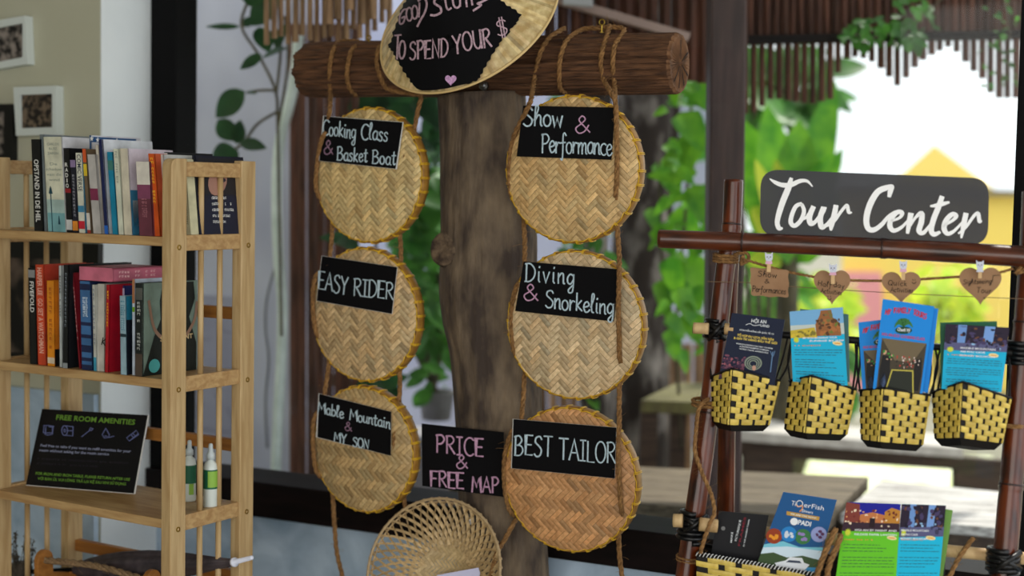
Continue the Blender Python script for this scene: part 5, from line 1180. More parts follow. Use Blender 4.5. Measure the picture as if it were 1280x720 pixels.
def pocket(tA, tB, tC, bA, bB, bC, base, rows, cl, cr2, label, nA_, nB_, nC_, handles, sd):
    h_ = lambda p, n: RACK.hit(*p, n)
    A, B, C = h_(tA, nA_), h_(tB, nB_), h_(tC, nC_); a, b2, c = h_(bA, nA_ + .005), h_(bB, nB_ - .004), h_(bC, nC_)
    D = A + (C - B); d = a + (c - b2); cen = (a + b2 + c + d) / 4
    e = thing('woven_pocket_basket', label, 'basket', cen, -RACK.a, 'yellow and black woven baskets on the rack'); rnd = random.Random(sd)
    for (nm, p0, p1, q0, q1, cols) in (('side_face', A, B, a, b2, cl), ('front_face', B, C, b2, c, cr2)):
        P = lambda s, t, p0=p0, p1=p1, q0=q0, q1=q1: p0.lerp(p1, s).lerp(q0.lerp(q1, s), t)
        nrm = (p1 - p0).cross(q0 - p0).normalized()
        if nrm.dot(EYE - p0) < 0: nrm = -nrm
        mb = MB(); mb.prism([P(0, 0), P(1, 0), P(1, 1), P(0, 1)], nrm * -.0025); f_ = mb.build(nm, 'black_strap', e)
        mb = MB(); strap_face(mb, P, rows, cols, 0 if nm == 'side_face' else cl, rnd, nrm); mb.build('straps', 'yellow_strap', f_, label='yellow straps')
        mb = MB(); mb.tube([P(s / 10, 0) + nrm * .001 + V((0, 0, .0015)) for s in range(11)], .0028, 6); mb.build('rim', 'black_strap', e, smooth=True)
    mb = MB(); mb.prism([D, C, c, d], (A - D).normalized() * .002); mb.prism([A, D, d, a], (C - D).normalized() * .002); mb.build('back_face', 'black_strap', e)
    dn = V((0, 0, -.014)); mb = MB(); bs = RACK.hit(*base, (nB_ + nA_) / 2)
    ins = lambda p: p.lerp(cen, .22) + dn
    mb.hexa([ins(a), ins(b2), ins(c), ins(d), a, b2, c, d]); mb.build('base', 'black_strap', e)
    for hd in handles:
        mb = MB(); mb.tube(catmull([RACK.hit(x, y, n) for x, y, n in hd], 6), .0022, 6); mb.build('handle', 'black_strap', e, smooth=True)
    return e
pocket((889, 472), (916, 462), (975, 477), (890, 526), (912, 531), (962, 531), (935, 541), 9, 5, 6, 'woven basket holding the dark navy leaflet, leftmost on the rack', .045, .105, .06, [[(889, 474, .045), (888, 440, .03), (893, 415, .025)], [(973, 478, .06), (985, 455, .04), (990, 420, .03)], [(969, 476, .05), (978, 450, .035), (985, 420, .03)]], 1)
pocket((987, 477), (1015, 471), (1070, 488), (980, 536), (1007, 541), (1059, 543), (1030, 552), 9, 5, 6, 'woven basket holding the cyan temple leaflet, second from the left post', .045, .105, .06, [[(988, 478, .045), (985, 450, .035), (990, 422, .03)], [(1069, 488, .06), (1075, 455, .04), (1074, 424, .03)], [(1066, 486, .05), (1070, 452, .035), (1069, 424, .03)]], 2)
pocket((1074.5, 489), (1105, 486), (1163, 495), (1076, 549), (1100, 552), (1154, 556), (1119, 560), 9, 5, 6, 'woven basket holding the bright blue family tour leaflets', .045, .105, .07, [[(1075, 489, .045), (1071, 450, .035), (1073, 424, .03)], [(1162, 495, .06), (1172, 460, .04), (1168, 432, .03)], [(1158, 493, .05), (1164, 460, .035), (1160, 432, .03)]], 3)
pocket((1165, 492), (1204, 478.5), (1264, 499), (1168, 548), (1200, 547), (1253, 554), (1225, 562), 9, 6, 7, 'woven basket holding the cyan mountain leaflet next to the right post', .045, .115, .07, [[(1166, 492, .045), (1170, 460, .035), (1176, 432, .03)], [(1262, 499, .06), (1262, 465, .04), (1262, 440, .03)], [(1172, 490, .05), (1178, 460, .035), (1184, 433, .03)]], 4)
# long low basket with laced rim
A = RACK.hit(870, 693, .12); B = RACK.hit(1022, 719.5, .12); a = A - V((0, 0, .10)) + RACK.u * .006; b2 = B - V((0, 0, .10)) - RACK.u * .006; bk = RACK.n * -.085
e = thing('long_woven_basket', 'long low yellow basket with a black and white laced rim, rack bottom', 'basket', (a + b2) / 2 + bk * .5, -RACK.a); rnd = random.Random(8)
P = lambda s, t: A.lerp(B, s).lerp(a.lerp(b2, s), t)
b = MB(); b.prism([A, B, b2, a], RACK.n * -.0025); f_ = b.build('front_face', 'black_strap', e)
b = MB(); strap_face(b, P, 9, 7, 0, rnd, RACK.n); b.build('straps', 'yellow_strap', f_)
b = MB(); b.prism([A + bk, B + bk, b2 + bk, a + bk], RACK.n * -.0025); b.prism([A, A + bk, a + bk, a], RACK.u * .0025); b.prism([B, B + bk, b2 + bk, b2], RACK.u * -.0025); b.prism([a, b2, b2 + bk, a + bk], V((0, 0, .003))); b.build('body', 'black_strap', e)
b = MB(); b.tube([A + V((0, 0, .001)), B + V((0, 0, .001))], .0042, 8); b.tube([A + bk, B + bk], .0042, 8); b.build('rim', 'black_strap', e, smooth=True)
b = MB(); NL = 34
for k in range(NL):
    c_ = A.lerp(B, (k + .5) / NL) + V((0, 0, .001)); t = (B - A).normalized(); b.tube([c_ + RACK.n * .0046 * cos(x) + V((0, 0, .0046 * sin(x))) + t * .0035 * (x / 1.6 - .5) for x in (-.6, 0, .5, 1, 1.5, 2)], .0009, 5)
b.build('rim_lacing', 'paper_white', e)

# ------------------------------------------------------------------ leaflets
mat('ink_white', (232, 236, 240), .5); mat('ink_yellow', (236, 206, 80), .5); mat('ink_red', (200, 36, 70), .5); mat('ink_dark', (24, 40, 60), .5); mat('ink_orange', (236, 150, 60), .5); mat('ink_green', (40, 120, 50), .5)
def flat(name, c): return mat('print_' + name, c, .45, spec=.15)
def leaflet(q, n, thick, label, col, group='leaflets in the woven baskets', nm='leaflet', ntop=None):
    if ntop is None: ntop = n - .012
    a_ = RACK.hit(*q[0], ntop); c_ = RACK.hit(*q[1], ntop); d_ = RACK.hit(*q[3], n); PL_ = plane3(a_, c_, d_)
    e = thing(nm, label, 'leaflet', (PL_.hit(*q[3]) + PL_.hit(*q[2])) / 2, -RACK.a, group)
    b = MB(); b.prism([PL_.hit(*p) for p in q], PL_.n * -thick); b.build('paper', flat('%d_%d_%d' % col, col), e)
    return e, PL_
def body_text(b, H, q, s0, s1, t0, t1, lines, seed, cap=.9, short=()):
    r = random.Random(seed)
    for i in range(lines):
        t = t0 + (t1 - t0) * (i + .5) / lines
        if i in short: continue
        s = s0 + r.uniform(0, .02); end = s1 - (r.uniform(.1, .4) * (s1 - s0) if r.random() < .25 else 0)
        while s < end - .02:
            L = min(r.uniform(.03, .11), end - s); A_ = bil(q, s, t); B_ = bil(q, s + L, t); ribbon(b, [A_, B_], cap, H, False, False); s += L + .018
def blobs(e, H, q, s0, s1, t0, t1, cols, n, seed, sz, nm='photo_detail'):
    r = random.Random(seed)
    for ci, cc in enumerate(cols):
        b = MB()
        for i in range(n):
            s = r.uniform(s0, s1); t = r.uniform(t0, t1); rs = sz * r.uniform(.4, 1); rt = sz * r.uniform(.4, 1) * .7; pts = []
            for k in range(9):
                a_ = 2 * pi * k / 9; jj = r.uniform(.6, 1.1); pts.append(bil(q, min(max(s + rs * cos(a_) * jj, s0), s1), min(max(t + rt * sin(a_) * jj, t0), t1)))
            b.poly([H(p[0], p[1], .0004 + .00006 * (ci * n + i) / max(n, 1)) for p in pts])
        b.build(nm, flat('%d_%d_%d' % cc, cc), e)
def ppoly(e, PL_, q, pts, col, off, nm):
    b = MB(); b.poly([PL_.hit(*bil(q, s, t), off) for s, t in pts]); return b.build(nm, flat('%d_%d_%d' % col, col), e)
R4 = lambda s0, s1, t0, t1: [(s0, t0), (s1, t0), (s1, t1), (s0, t1)]
# navy leaflet
q = [(915, 391), (981, 399.5), (968, 482), (898, 474)]; e, PL_ = leaflet(q, .075, .006, 'dark navy leaflet with gold print in the leftmost rack basket', (15, 26, 52))
z9 = zf(875, 380, 4, 4); H = PL_.at(.0006); b = MB(); up = (.16, -.98)
printed(b, 'HỘI AN', z9(256, 92), z9(330, 98), 4.2, H, up, .01); printed(b, 'LAND', z9(302, 112), z9(346, 118), 3, H, up); ribbon(b, [z9(230, 104), z9(250, 98), z9(270, 108), z9(300, 104)], .6, H); printed(b, 'TRÌNH DIỄN ĐẲNG CẤP QUỐC TẾ TẠI', z9(196, 132), z9(368, 154), 1.7, H, up)
printed(b, "WORLD'S LEADING CULTURAL TOURISM", z9(180, 200), z9(362, 226), 1.6, H, up); printed(b, '& ENTERTAINMENT COMPLEX', z9(198, 214), z9(344, 236), 1.6, H, up); printed(b, 'WORLD TRAVEL AWARDS 2023', z9(196, 226), z9(340, 248), 1.6, H, up); b.build('white_print', 'ink_white', e)
b = MB(); printed(b, 'TỔ HỢP DU LỊCH, VĂN HÓA', z9(186, 160), z9(370, 184), 2.6, H, up, .02); printed(b, '& GIẢI TRÍ HÀNG ĐẦU THẾ GIỚI', z9(168, 174), z9(384, 202), 2.6, H, up, .02); b.build('gold_print', 'ink_yellow', e)
blobs(e, PL_.hit, q, .0, .42, .62, .98, ((120, 70, 90), (160, 90, 100), (70, 44, 70)), 26, 3, .05)
b = MB(); hc = z9(266, 300)
for r0_, r1_ in ((11, 9), (8, 6.5), (5.5, 4)):
    o_ = [(hc[0] + r0_ * cos(2 * pi * k / 24), hc[1] + r0_ * .82 * sin(2 * pi * k / 24) - r0_ * .1) for k in range(24)]; i_ = [(hc[0] + r1_ * cos(2 * pi * k / 24), hc[1] + r1_ * .82 * sin(2 * pi * k / 24) - r1_ * .1) for k in range(24)]
    for k in range(24): b.poly([PL_.hit(*o_[k], .0008), PL_.hit(*o_[(k + 1) % 24], .0008), PL_.hit(*i_[(k + 1) % 24], .0008), PL_.hit(*i_[k], .0008)])
b.build('printed_hat', flat('hat', (130, 140, 126)), e); b = MB(); b.poly([PL_.hit(hc[0] + 2.4 * cos(2 * pi * k / 12) + 1, hc[1] + 5 + 3.4 * sin(2 * pi * k / 12), .0009) for k in range(12)]); b.build('printed_face', flat('face', (196, 150, 130)), e)
b = MB(); ribbon(b, [z9(364, 240), z9(358, 290), z9(352, 340)], 1.2, H); ribbon(b, [z9(352, 236), z9(364, 262), z9(374, 236)], .8, H); b.build('printed_lamp', flat('lamp', (96, 130, 170)), e)
# the two cyan leaflets and the green/cyan pair share one layout
def tour(q, n, label, col, thick, seed, photo, head, cap, s_badge=.86, ntop=None, t_photo=.33, hl=True):
    e, PL_ = leaflet(q, n, thick, label, col, ntop=ntop); H = PL_.at(.0009); up = (.05, -1)
    for i, (pts, cc) in enumerate(photo[0]): ppoly(e, PL_, q, pts, cc, .0002 + .00008 * i, 'photo')
    for (bx, cols, n_, sz) in photo[1]: blobs(e, PL_.hit, q, *bx, cols, n_, seed, sz)
    st = [bil(q, .10 + (.065 if k % 2 else .038) * cos(2 * pi * k / 24), t_photo + .045 + (.05 if k % 2 else .03) * sin(2 * pi * k / 24)) for k in range(24)]
    b = MB(); b.poly([PL_.hit(*p, .0010) for p in st]); b.build('sun_badge', flat('badge', (206, 216, 60)), e)
    b = MB()
    for (tx, s0, s1, t) in head: printed(b, tx, bil(q, s0, t), bil(q, s1, t), cap, PL_.at(.0011), up, .02)
    b.build('white_print', 'ink_white', e)
    b = MB(); A_ = bil(q, .06, t_photo + .135); vs, fs = smudge(label); x0 = min(x for x, y in vs); x1_ = max(x for x, y in vs); B_ = bil(q, .55, t_photo + .135)
    b.add([PL_.at(.0011)(lerp2(A_, B_, (x - x0) / (x1_ - x0))[0], lerp2(A_, B_, (x - x0) / (x1_ - x0))[1] - y / CAPH * 1.6) for x, y in vs], fs); b.build('orange_print', 'ink_orange', e)
    b = MB(); c_ = bil(q, s_badge, t_photo + .10); b.poly([PL_.hit(c_[0] + 6.2 * cos(2 * pi * k / 20), c_[1] + 2.6 * sin(2 * pi * k / 20) + .12 * 6.2 * cos(2 * pi * k / 20), .0010) for k in range(20)]); b.build('price_oval', flat('oval', (238, 226, 160)), e)
    b = MB(); ribbon(b, [(c_[0] - 3.8, c_[1] - .3), (c_[0] + 3.8, c_[1] + .5)], 1.3, PL_.at(.0013), False, False); b.build('price_print', 'ink_orange', e)
    b = MB(); body_text(b, H, q, .05, .95, t_photo + .17, 1.0, 14, seed, .62, (3, 8, 11)); b.build('small_print', 'ink_dark', e)
    return e, PL_
CY = (20, 178, 220)
tp_photo = ([(R4(0, 1, 0, .2), (120, 176, 220)), ([(0, .2), (1, .2), (1, .34), (0, .34)], (196, 206, 200)), ([(0, .27), (.45, .24), (.5, .38), (0, .38)], (200, 176, 60)), ([(.48, .36), (.47, .2), (.56, .08), (.58, .02), (.78, .02), (.80, .12), (.93, .2), (.94, .36)], (150, 96, 54))],
            [((.48, .93, .14, .36), ((110, 120, 50), (176, 110, 60), (90, 60, 36)), 14, .06), ((.56, .8, .03, .2), ((96, 70, 50), (120, 110, 60)), 8, .05), ((0, .47, .28, .37), ((216, 190, 60), (130, 120, 50)), 10, .05)])
q2b = [(1000, 386), (1060.5, 393), (1062, 478), (996, 478)]; leaflet(q2b, .068, .004, 'second leaflet behind the cyan temple leaflet', (70, 110, 110), ntop=.05)
tour([(987, 389.5), (1053.5, 384), (1059.5, 482), (991, 477)], .078, 'cyan leaflet with a brick temple photograph, second basket', CY, .0016, 5, tp_photo, (('MY SON MORNING TOUR', .22, .86, .395), ('SUNRISE BY JEEP', .34, .98, .435)), 2.1, .86, None, .36)
cave = ([(R4(0, 1, 0, .3), (40, 30, 50)), ([(.2, 0), (.34, 0), (.32, .3), (.2, .3)], (110, 150, 210)), ([(.62, .0), (.78, 0), (.76, .3), (.6, .3)], (120, 160, 220)), ([(.0, .28), (1, .26), (1, .38), (0, .4)], (90, 90, 130))], [((.02, .98, .02, .3), ((110, 70, 50), (30, 24, 44), (70, 60, 100)), 14, .06), ((.3, .9, .22, .36), ((150, 190, 230), (60, 60, 90)), 8, .05)])
leaflet([(1175, 403), (1246, 401.5), (1250, 486), (1176, 486)], .072, .003, 'dark green leaflet standing behind the cyan mountain leaflet', (40, 96, 66), ntop=.055)
tour([(1182, 405), (1262, 409.5), (1252, 490.5), (1177, 486)], .085, 'cyan leaflet with a blue cave photograph next to the right post', CY, .004, 6, cave, (('MARBLE MOUNTAIN', .26, .82, .365), ('AM PHU CAVE', .26, .66, .42), ('MONKEY MOUNTAIN', .26, .82, .48)), 2.2, .80, None, .34)
# family tours pair
def family(q, n, label, full, thick=.003, ntop=None):
    e, PL_ = leaflet(q, n, thick, label, (22, 138, 226), ntop=ntop); H = PL_.at(.0009); up = (.17, -.985); T = lambda x, y: bil(q, x, y)
    b = MB(); tx = 'MY FAMILY TOURS'; n_ = len(tx)
    for i, ch in enumerate(tx):
        if ch == ' ': continue
        s = .08 + .80 * i / n_; t = .155 - .05 * sin(pi * i / n_) ; hand(b, ch, T(s, t + .01), T(s + .046, t + .012), 6.2, H, 1.25, up)
    for (t, s0, s1) in ((.40, .06, .90),): printed(b, 'HOI AN ECO COOKING CLASS', T(s0, t), T(s1, t), 3.4, H, up, .02)
    b.build('red_print', 'ink_red', e)
    b = MB(); c_ = T(.46, .27); 
    for k in range(6):
        a0 = radians(200 + k * 28); tip = (c_[0] + 12 * cos(a0), c_[1] + 7 * sin(a0) + 1 + abs(k - 2.5) * 1.0); m_ = (c_[0] + 7 * cos(a0), c_[1] + 7 * sin(a0) - 2); ribbon(b, [c_, m_, tip], [1.2, 4.6, .6], H)
    b.build('palm_logo', 'ink_green', e); b = MB(); b.poly([PL_.hit(c_[0] + 10.5 * cos(2 * pi * k / 20), c_[1] + 5 + 4.6 * sin(2 * pi * k / 20), .0011) for k in range(20)]); b.build('logo_oval', flat('logo_oval', (24, 70, 50)), e)
    b = MB(); printed(b, 'Chanh Vỹ', (c_[0] - 8, c_[1] + 5.6), (c_[0] + 8, c_[1] + 7.2), 4, PL_.at(.0014), up, .02); b.build('white_print', 'ink_white', e)
    ppoly(e, PL_, q, R4(.07, .95, .43, 1), (70, 62, 48), .0004, 'photo')
    ppoly(e, PL_, q, [(.07, .43), (.95, .43), (.72, .66), (.36, .66)], (112, 98, 74), .0005, 'photo'); ppoly(e, PL_, q, [(.34, .76), (.75, .74), (.80, 1), (.26, 1)], (40, 44, 36), .0009, 'photo')
    b = MB(); ribbon(b, [T(.26, 1), T(.34, .77), T(.75, .755), T(.81, 1)], 1.5, PL_.at(.0012), False); b.build('photo_table', flat('table', (200, 186, 80)), e)
    for (s0, s1, t0, t1, cc) in ((.09, .3, .62, .98, (26, 26, 28)), (.76, .93, .62, .98, (28, 26, 28)), (.12, .24, .82, 1, (90, 110, 150))): ppoly(e, PL_, q, [(s0 + .03, t0), (s1 - .03, t0), (s1, (t0 + t1) / 2), (s1 - .02, t1), (s0 + .02, t1), (s0, (t0 + t1) / 2)], cc, .0007, 'photo_figures')
    blobs(e, lambda x, y, o: PL_.hit(x, y, o + .0005), q, .12, .36, .56, .66, ((60, 150, 60), (206, 160, 130)), 6, 4, .035); blobs(e, lambda x, y, o: PL_.hit(x, y, o + .0006), q, .4, .9, .6, .76, ((190, 60, 50), (220, 200, 190), (40, 36, 34)), 14, 9, .024)
    return e
family([(1073, 403), (1134, 396), (1140, 486), (1078, 486)], .066, 'blue family tour leaflet standing behind the taller one in the third basket', False, .003, .055)
leaflet([(1107, 376), (1173, 385.8), (1160, 491), (1095, 484)], .080, .005, 'plain blue leaflet peeking out at the right of the tall family tour leaflet', (20, 130, 214), ntop=.066)
family([(1103.5, 373.6), (1168, 383), (1153, 492), (1091, 486)], .090, 'tall blue family tour leaflet with red heading in the third basket', True, .002, .075)
# lower row
q = [(898.4, 638.7), (961, 644), (946.5, 716), (886, 708)]; e, PL_ = leaflet(q, .085, .0025, 'dark charcoal hang card behind the blue diving leaflet', (24, 24, 28), ntop=.078); z10 = zf(840, 600, 5.818, 5.817); H = PL_.at(.0006)
b = MB(); up = (-.98, .17)
for tx, p0, p1, c_ in (('MAKE', (436, 456), (444, 378), 2.2), ('PICTURESQUE', (470, 444), (504, 292), 2.4), ('IN THE ANCIENT TOWN', (526, 484), (566, 288), 1.7)): printed(b, tx, z10(*p0), z10(*p1), c_, H, (1 * -.99, -.1), .01)
b.build('white_print', 'ink_white', e); b = MB(); printed(b, 'FRAMES', z10(494, 480), z10(540, 270), 2.6, H, (-.99, -.1), .02); b.build('red_print', flat('maroon', (120, 30, 44)), e)
b = MB(); c_ = z10(372, 352); b.poly([H(c_[0] + 2.6 * cos(2 * pi * k / 16), c_[1] + 2.6 * sin(2 * pi * k / 16)) for k in range(16)]); b.build('punched_hole', flat('hole', (120, 120, 120)), e)
q = [(979, 615), (1046, 625), (1019, 719), (943, 714)]; e, PL_ = leaflet(q, .112, .004, 'blue diving leaflet with four round fish photographs, lower left', (26, 84, 140), ntop=.10); H = PL_.at(.0008); up = (.2, -.98)
b = MB(); printed(b, 'Ti', z10(866, 182), z10(898, 188), 5.6, H, up, .0); printed(b, 'erFish', z10(958, 196), z10(1102, 222), 5.6, H, up, .0); ribbon(b, [z10(*p) for p in arc(928, 172, 22, 22, 20, 380, 14)], .9, H); printed(b, 'Divers', z10(944, 232), z10(1024, 246), 3.2, H, up, .01); printed(b, 'PADI', z10(914, 322), z10(1008, 338), 5.6, H, up, .03)
b.poly([H(*z10(*p)) for p in arc(888, 302, 28, 27, 0, 345, 22)]); b.build('white_print', 'ink_white', e)
b = MB(); ribbon(b, [z10(*p) for p in [(905, 182), (918, 194), (946, 186), (948, 208), (930, 228)]], 1.3, H); b.build('orange_print', 'ink_orange', e)
b = MB(); b.poly([H(*z10(*p)) for p in [(834, 226), (1074, 268), (1068, 296), (832, 254)]]); b.build('gold_band', flat('gold', (190, 150, 70)), e)
b = MB(); printed(b, 'WE ARE ONE NOW!', z10(860, 252), z10(1048, 284), 2.2, PL_.at(.0012), up, .01); b.build('band_print', 'ink_white', e)
for i, (cx, cy, c0_, c1_) in enumerate(((742, 408, (150, 60, 30), (230, 150, 40)), (850, 394, (40, 130, 200), (210, 220, 230)), (952, 412, (60, 120, 70), (150, 130, 190)), (1068, 396, (150, 160, 210), (90, 50, 90)))):
    b = MB(); b.poly([PL_.hit(*z10(cx + 58 * cos(2 * pi * k / 26), cy + 56 * sin(2 * pi * k / 26)), .0008) for k in range(26)]); b.build('round_photo', flat('%d_%d_%d' % c0_, c0_), e); r = random.Random(i); b = MB()
    for j in range(6):
        x_, y_ = cx + r.uniform(-26, 26), cy + r.uniform(-24, 24); b.poly([PL_.hit(*z10(x_ + 15 * cos(2 * pi * k / 8) * r.uniform(.5, 1.2), y_ + 12 * sin(2 * pi * k / 8)), .0011 + j * .00004) for k in range(8)])
    b.build('photo_detail', flat('%d_%d_%d' % c1_, c1_), e)
ppoly(e, PL_, q, [(.0, .66), (.3, .6), (.6, .655), (1, .63), (1, 1), (0, 1)], (120, 196, 216), .0003, 'photo'); ppoly(e, PL_, q, [(.0, .70), (.4, .66), (1, .68), (1, .9), (0, .9)], (206, 226, 240), .0004, 'photo'); ppoly(e, PL_, q, [(0, .78), (.2, .75), (.45, .8), (.7, .76), (1, .8), (1, .92), (0, .94)], (62, 84, 52), .0005, 'photo'); ppoly(e, PL_, q, [(0, .92), (1, .9), (1, 1), (0, 1)], (60, 140, 190), .0006, 'photo')
ppoly(e, PL_, q, [(.28, .88), (.44, .84), (.5, .79), (.7, .79), (.76, .85), (.86, .87), (.8, .95), (.36, .94)], (226, 230, 236), .0009, 'photo_boat'); ppoly(e, PL_, q, [(.5, .83), (.68, .83), (.72, .86), (.46, .86)], (60, 70, 90), .0011, 'photo_boat')
leaflet([(1168, 634), (1191, 638), (1178, 724), (1150, 724)], .094, .002, 'green edged leaflet leaning behind the lower cyan leaflet', (110, 150, 70), ntop=.085)
night = ([(R4(0, 1, 0, .24), (26, 30, 150)), ([(0, .0), (.25, .02), (.3, .27), (0, .27)], (130, 60, 50)), ([(.28, .14), (.5, .11), (.72, .14), (.72, .27), (.28, .27)], (196, 120, 70)), ([(.72, .1), (.84, .05), (1, .08), (1, .25), (.72, .25)], (190, 130, 50)), (R4(0, 1, .235, .34), (56, 36, 50)), ([(.46, .18), (.56, .18), (.56, .29), (.46, .29)], (40, 24, 30))], [((.02, .98, .08, .28), ((230, 170, 110), (110, 40, 36), (240, 220, 190)), 14, .035)])
tour([(1058, 627.5), (1126, 630), (1119.5, 734), (1043, 734)], .118, 'green leaflet with a lantern lit night photograph, bottom of the rack', (104, 200, 40), .0016, 7, night, (('HOI AN BY NIGHT AND', .22, .96, .335), ('RELEASE PAPER LANTERN', .22, .96, .385)), 2.3, .88, .108, .31)
tour([(1127, 630), (1182.5, 632), (1173, 734), (1118.5, 734)], .115, 'cyan leaflet with a blue cave photograph beside the green one, bottom of the rack', (24, 186, 226), .0016, 8, cave, (('MARBLE MOUNTAIN', .04, .66, .325), ('AM PHU CAVE', .04, .42, .375), ('MONKEY MOUNTAIN', .04, .66, .425)), 2.3, .72, .105, .30)
e = thing('leaflet_holder', 'low black wire holder under the green and cyan leaflets', 'holder', RACK.hit(1100, 760, .09), -RACK.a, None)
zb = RACK.hit(1100, 736, .1).z
ul, ur = RACK.uz(1040, 734, .1)[0], RACK.uz(1186, 734, .1)[0]
b = MB(); b.fbox(RACK, ul, ur, .078, .124, zb - .014, zb - .004); b.build('tray', 'black_strap', e)
b = MB()
for uu_ in (ul + .01, ur - .01): b.tube([RACK.w(uu_, .10, zb - .012), RACK.w(uu_, .06, RACK.hit(1100, 684, .05).z - .0), RACK.w(uu_, .052, RACK.hit(1100, 684, .05).z + .01)], .0025, 6)
b.build('wire_hook', 'black_strap', e)
# ------------------------------------------------------------------ the yard and garden outside the window
def leaf(mb, base, tip, wd, nrm, shape='oval', curl=.12, g=1.0):
    base = V(base); tip = V(tip); d = tip - base; L = d.length; t = d / L; nrm = (nrm - t * nrm.dot(t)).normalized(); s = t.cross(nrm); N = 8; vs = []
    for i in range(N + 1):
        x = i / N
        w_ = {'oval': sin(pi * x ** .85) ** .8, 'heart': (sin(pi * min(1, .12 + .88 * x) ** .62)) ** .75, 'long': sin(pi * x ** .7) ** .6}[shape] * wd / 2
        if i in (0, N): w_ = wd * .015
        c = base + t * (L * x) - nrm * (curl * L * x * x)
        vs += [c - s * w_ + nrm * w_ * .22, c, c + s * w_ + nrm * w_ * .22]
    mb.tint = (g, g, g); mb.add(vs, [(3 * i + j, 3 * i + j + 1, 3 * i + j + 4, 3 * i + j + 3) for i in range(N) for j in range(2)])
CAMN = lambda P: (EYE - P).normalized()
def pxleaves(mb, specs, Y, seed, shape='oval', curl=.08):   # base px, tip px, width px
    r = random.Random(seed)
    for (x0, y0, x1, y1, wd) in specs:
        Y0 = Y + r.uniform(-.12, .12); B_ = atY(x0, y0, Y0); T_ = atY(x1, y1, Y0 + r.uniform(-.1, .02)); n = (CAMN(B_) + V((r.uniform(-.4, .4), 0, r.uniform(.0, .7)))).normalized()
        leaf(mb, B_, T_, wd * Y0 / FPX * 1.1, n, shape, curl, r.uniform(.8, 1.15))
def cluster(mb, x0, y0, x1, y1, Y, dY, n, size, seed, shape='oval', down=.6):
    r = random.Random(seed)
    for i in range(n):
        Yl = Y + r.uniform(-dY, dY); B_ = atY(r.uniform(x0, x1), r.uniform(y0, y1), Yl); a = r.uniform(0, 2 * pi); d = V((cos(a), sin(a) * .6, r.uniform(-1, .6) - down * .4)).normalized(); L = size * r.uniform(.6, 1.2)
        leaf(mb, B_, B_ + d * L, L * r.uniform(.45, .62), V((r.uniform(-.5, .5), -1, r.uniform(.2, 1.2))).normalized(), shape, .15, r.uniform(.7, 1.2))
mat('stem', (92, 84, 62), .8, (66, 62, 48), 30)
def plant(name, label, cat, base, group=None): return thing(name, label, cat, base, 0, group)
# vine on the white yard wall
YW = atY(300, 120, 4.75).y
e = plant('climbing_vine', 'dark leaved vine climbing in front of the white yard wall above the bookcase', 'plant', atY(352, 420, YW))
b = MB(); pxleaves(b, [(312, 8, 322, -34, 30), (338, 2, 314, 32, 26), (300, 33, 258, 33, 7), (302, 32, 322, 22, 12), (323, 34, 336, 64, 24), (327, 68, 300, 86, 13), (328, 72, 356, 58, 16), (306, 114, 268, 146, 30), (308, 115, 320, 116, 5), (272, 150, 296, 176, 24), (298, 190, 264, 204, 34), (300, 178, 332, 184, 16), (296, 180, 300, 150, 18), (330, 12, 356, -6, 22), (344, 60, 356, 30, 14), (262, 196, 270, 226, 22)], YW, 4, 'oval'); b.build('foliage', 'leaf_dark', e, smooth=True)
b = MB()
for pts in ([(352, 420), (349, 260), (347, 150), (344, 112), (324, 70), (302, 33), (310, 0), (316, -30)], [(346, 140), (322, 155), (306, 176), (290, 190)], [(344, 113), (325, 113), (308, 116)], [(345, 120), (351, 60), (348, 0), (350, -40)], [(347, 160), (360, 80), (356, 20)]): b.tube(catmull([atY(x, y, YW) for x, y in pts], 5), .005, 6)
b.build('stem', 'stem', e, smooth=True)
# bent white pipe
b = MB(); YP = WALL.hit(360, 300, -.88).y
b.tube(catmull([WALL.hit(x, y, -.86) for x, y in [(373, 44), (370, 90), (362, 130), (352, 165), (347, 205), (346, 260), (348, 320), (353, 380), (352, 440), (349, 500), (345, 585), (342, 700), (341, 832)]], 8), .018, 14)
props(b.build('white_hose', 'pipe', smooth=True), 'pale bent hose running down in front of the brown slat fence', 'hose')
b = MB(); b.tube(catmull([WALL.hit(x, y, -.93) for x, y in [(345, 330), (334, 372), (332, 410), (336, 450), (332, 500), (334, 560)]], 6), .004, 6); props(b.build('grey_cable', mat('cable', (110, 112, 122), .7), smooth=True), 'thin grey cable hanging on the white yard wall right of the bookcase', 'cable')
# brown slat fence
def slats(name, m, Fh, x0, x1, step, ytop, ybot, thick, label, cat, seed, rail=(), gap=.25, tw=.12, parent=None, nm=None):
    r = random.Random(seed); b = MB(); x = x0
    while x < x1:
        w_ = step * (1 - gap) * r.uniform(.85, 1.1); yt = ytop(x) if callable(ytop) else ytop; yb = ybot(x) if callable(ybot) else ybot; g = r.uniform(1 - tw * 2, 1 + tw * 1.5); b.tint = (g, g * r.uniform(.97, 1.02), g)
        A, B, C, D = Fh(x, yt), Fh(x + w_, yt), Fh(x + w_, yb), Fh(x, yb); nn_ = (B - A).cross(D - A).normalized()
        if nn_.dot(EYE - A) < 0: nn_ = -nn_
        k = .35 * (B - A).length; M0 = (A + B) / 2 + nn_ * k; M1 = (C + D) / 2 + nn_ * k; b.add([A, M0, B, C, M1, D, A - nn_ * thick, B - nn_ * thick, C - nn_ * thick, D - nn_ * thick], [(0, 1, 4, 5), (1, 2, 3, 4), (6, 9, 8, 7), (0, 6, 7, 2, 1), (5, 4, 3, 8, 9), (0, 5, 9, 6), (2, 7, 8, 3)]); x += step
    if parent is not None: return b.build(nm, m, parent)
    return props(b.build(name, m), label, cat)
Fs = lambda x, y: WALL.hit(x, y, -.93)
slats('slat_fence', 'reed_dark', Fs, 362, 440, 11, 30, 838, .015, 'dark brown vertical slat fence beside the left tray column', 'fence', 2, gap=.3, tw=.22)
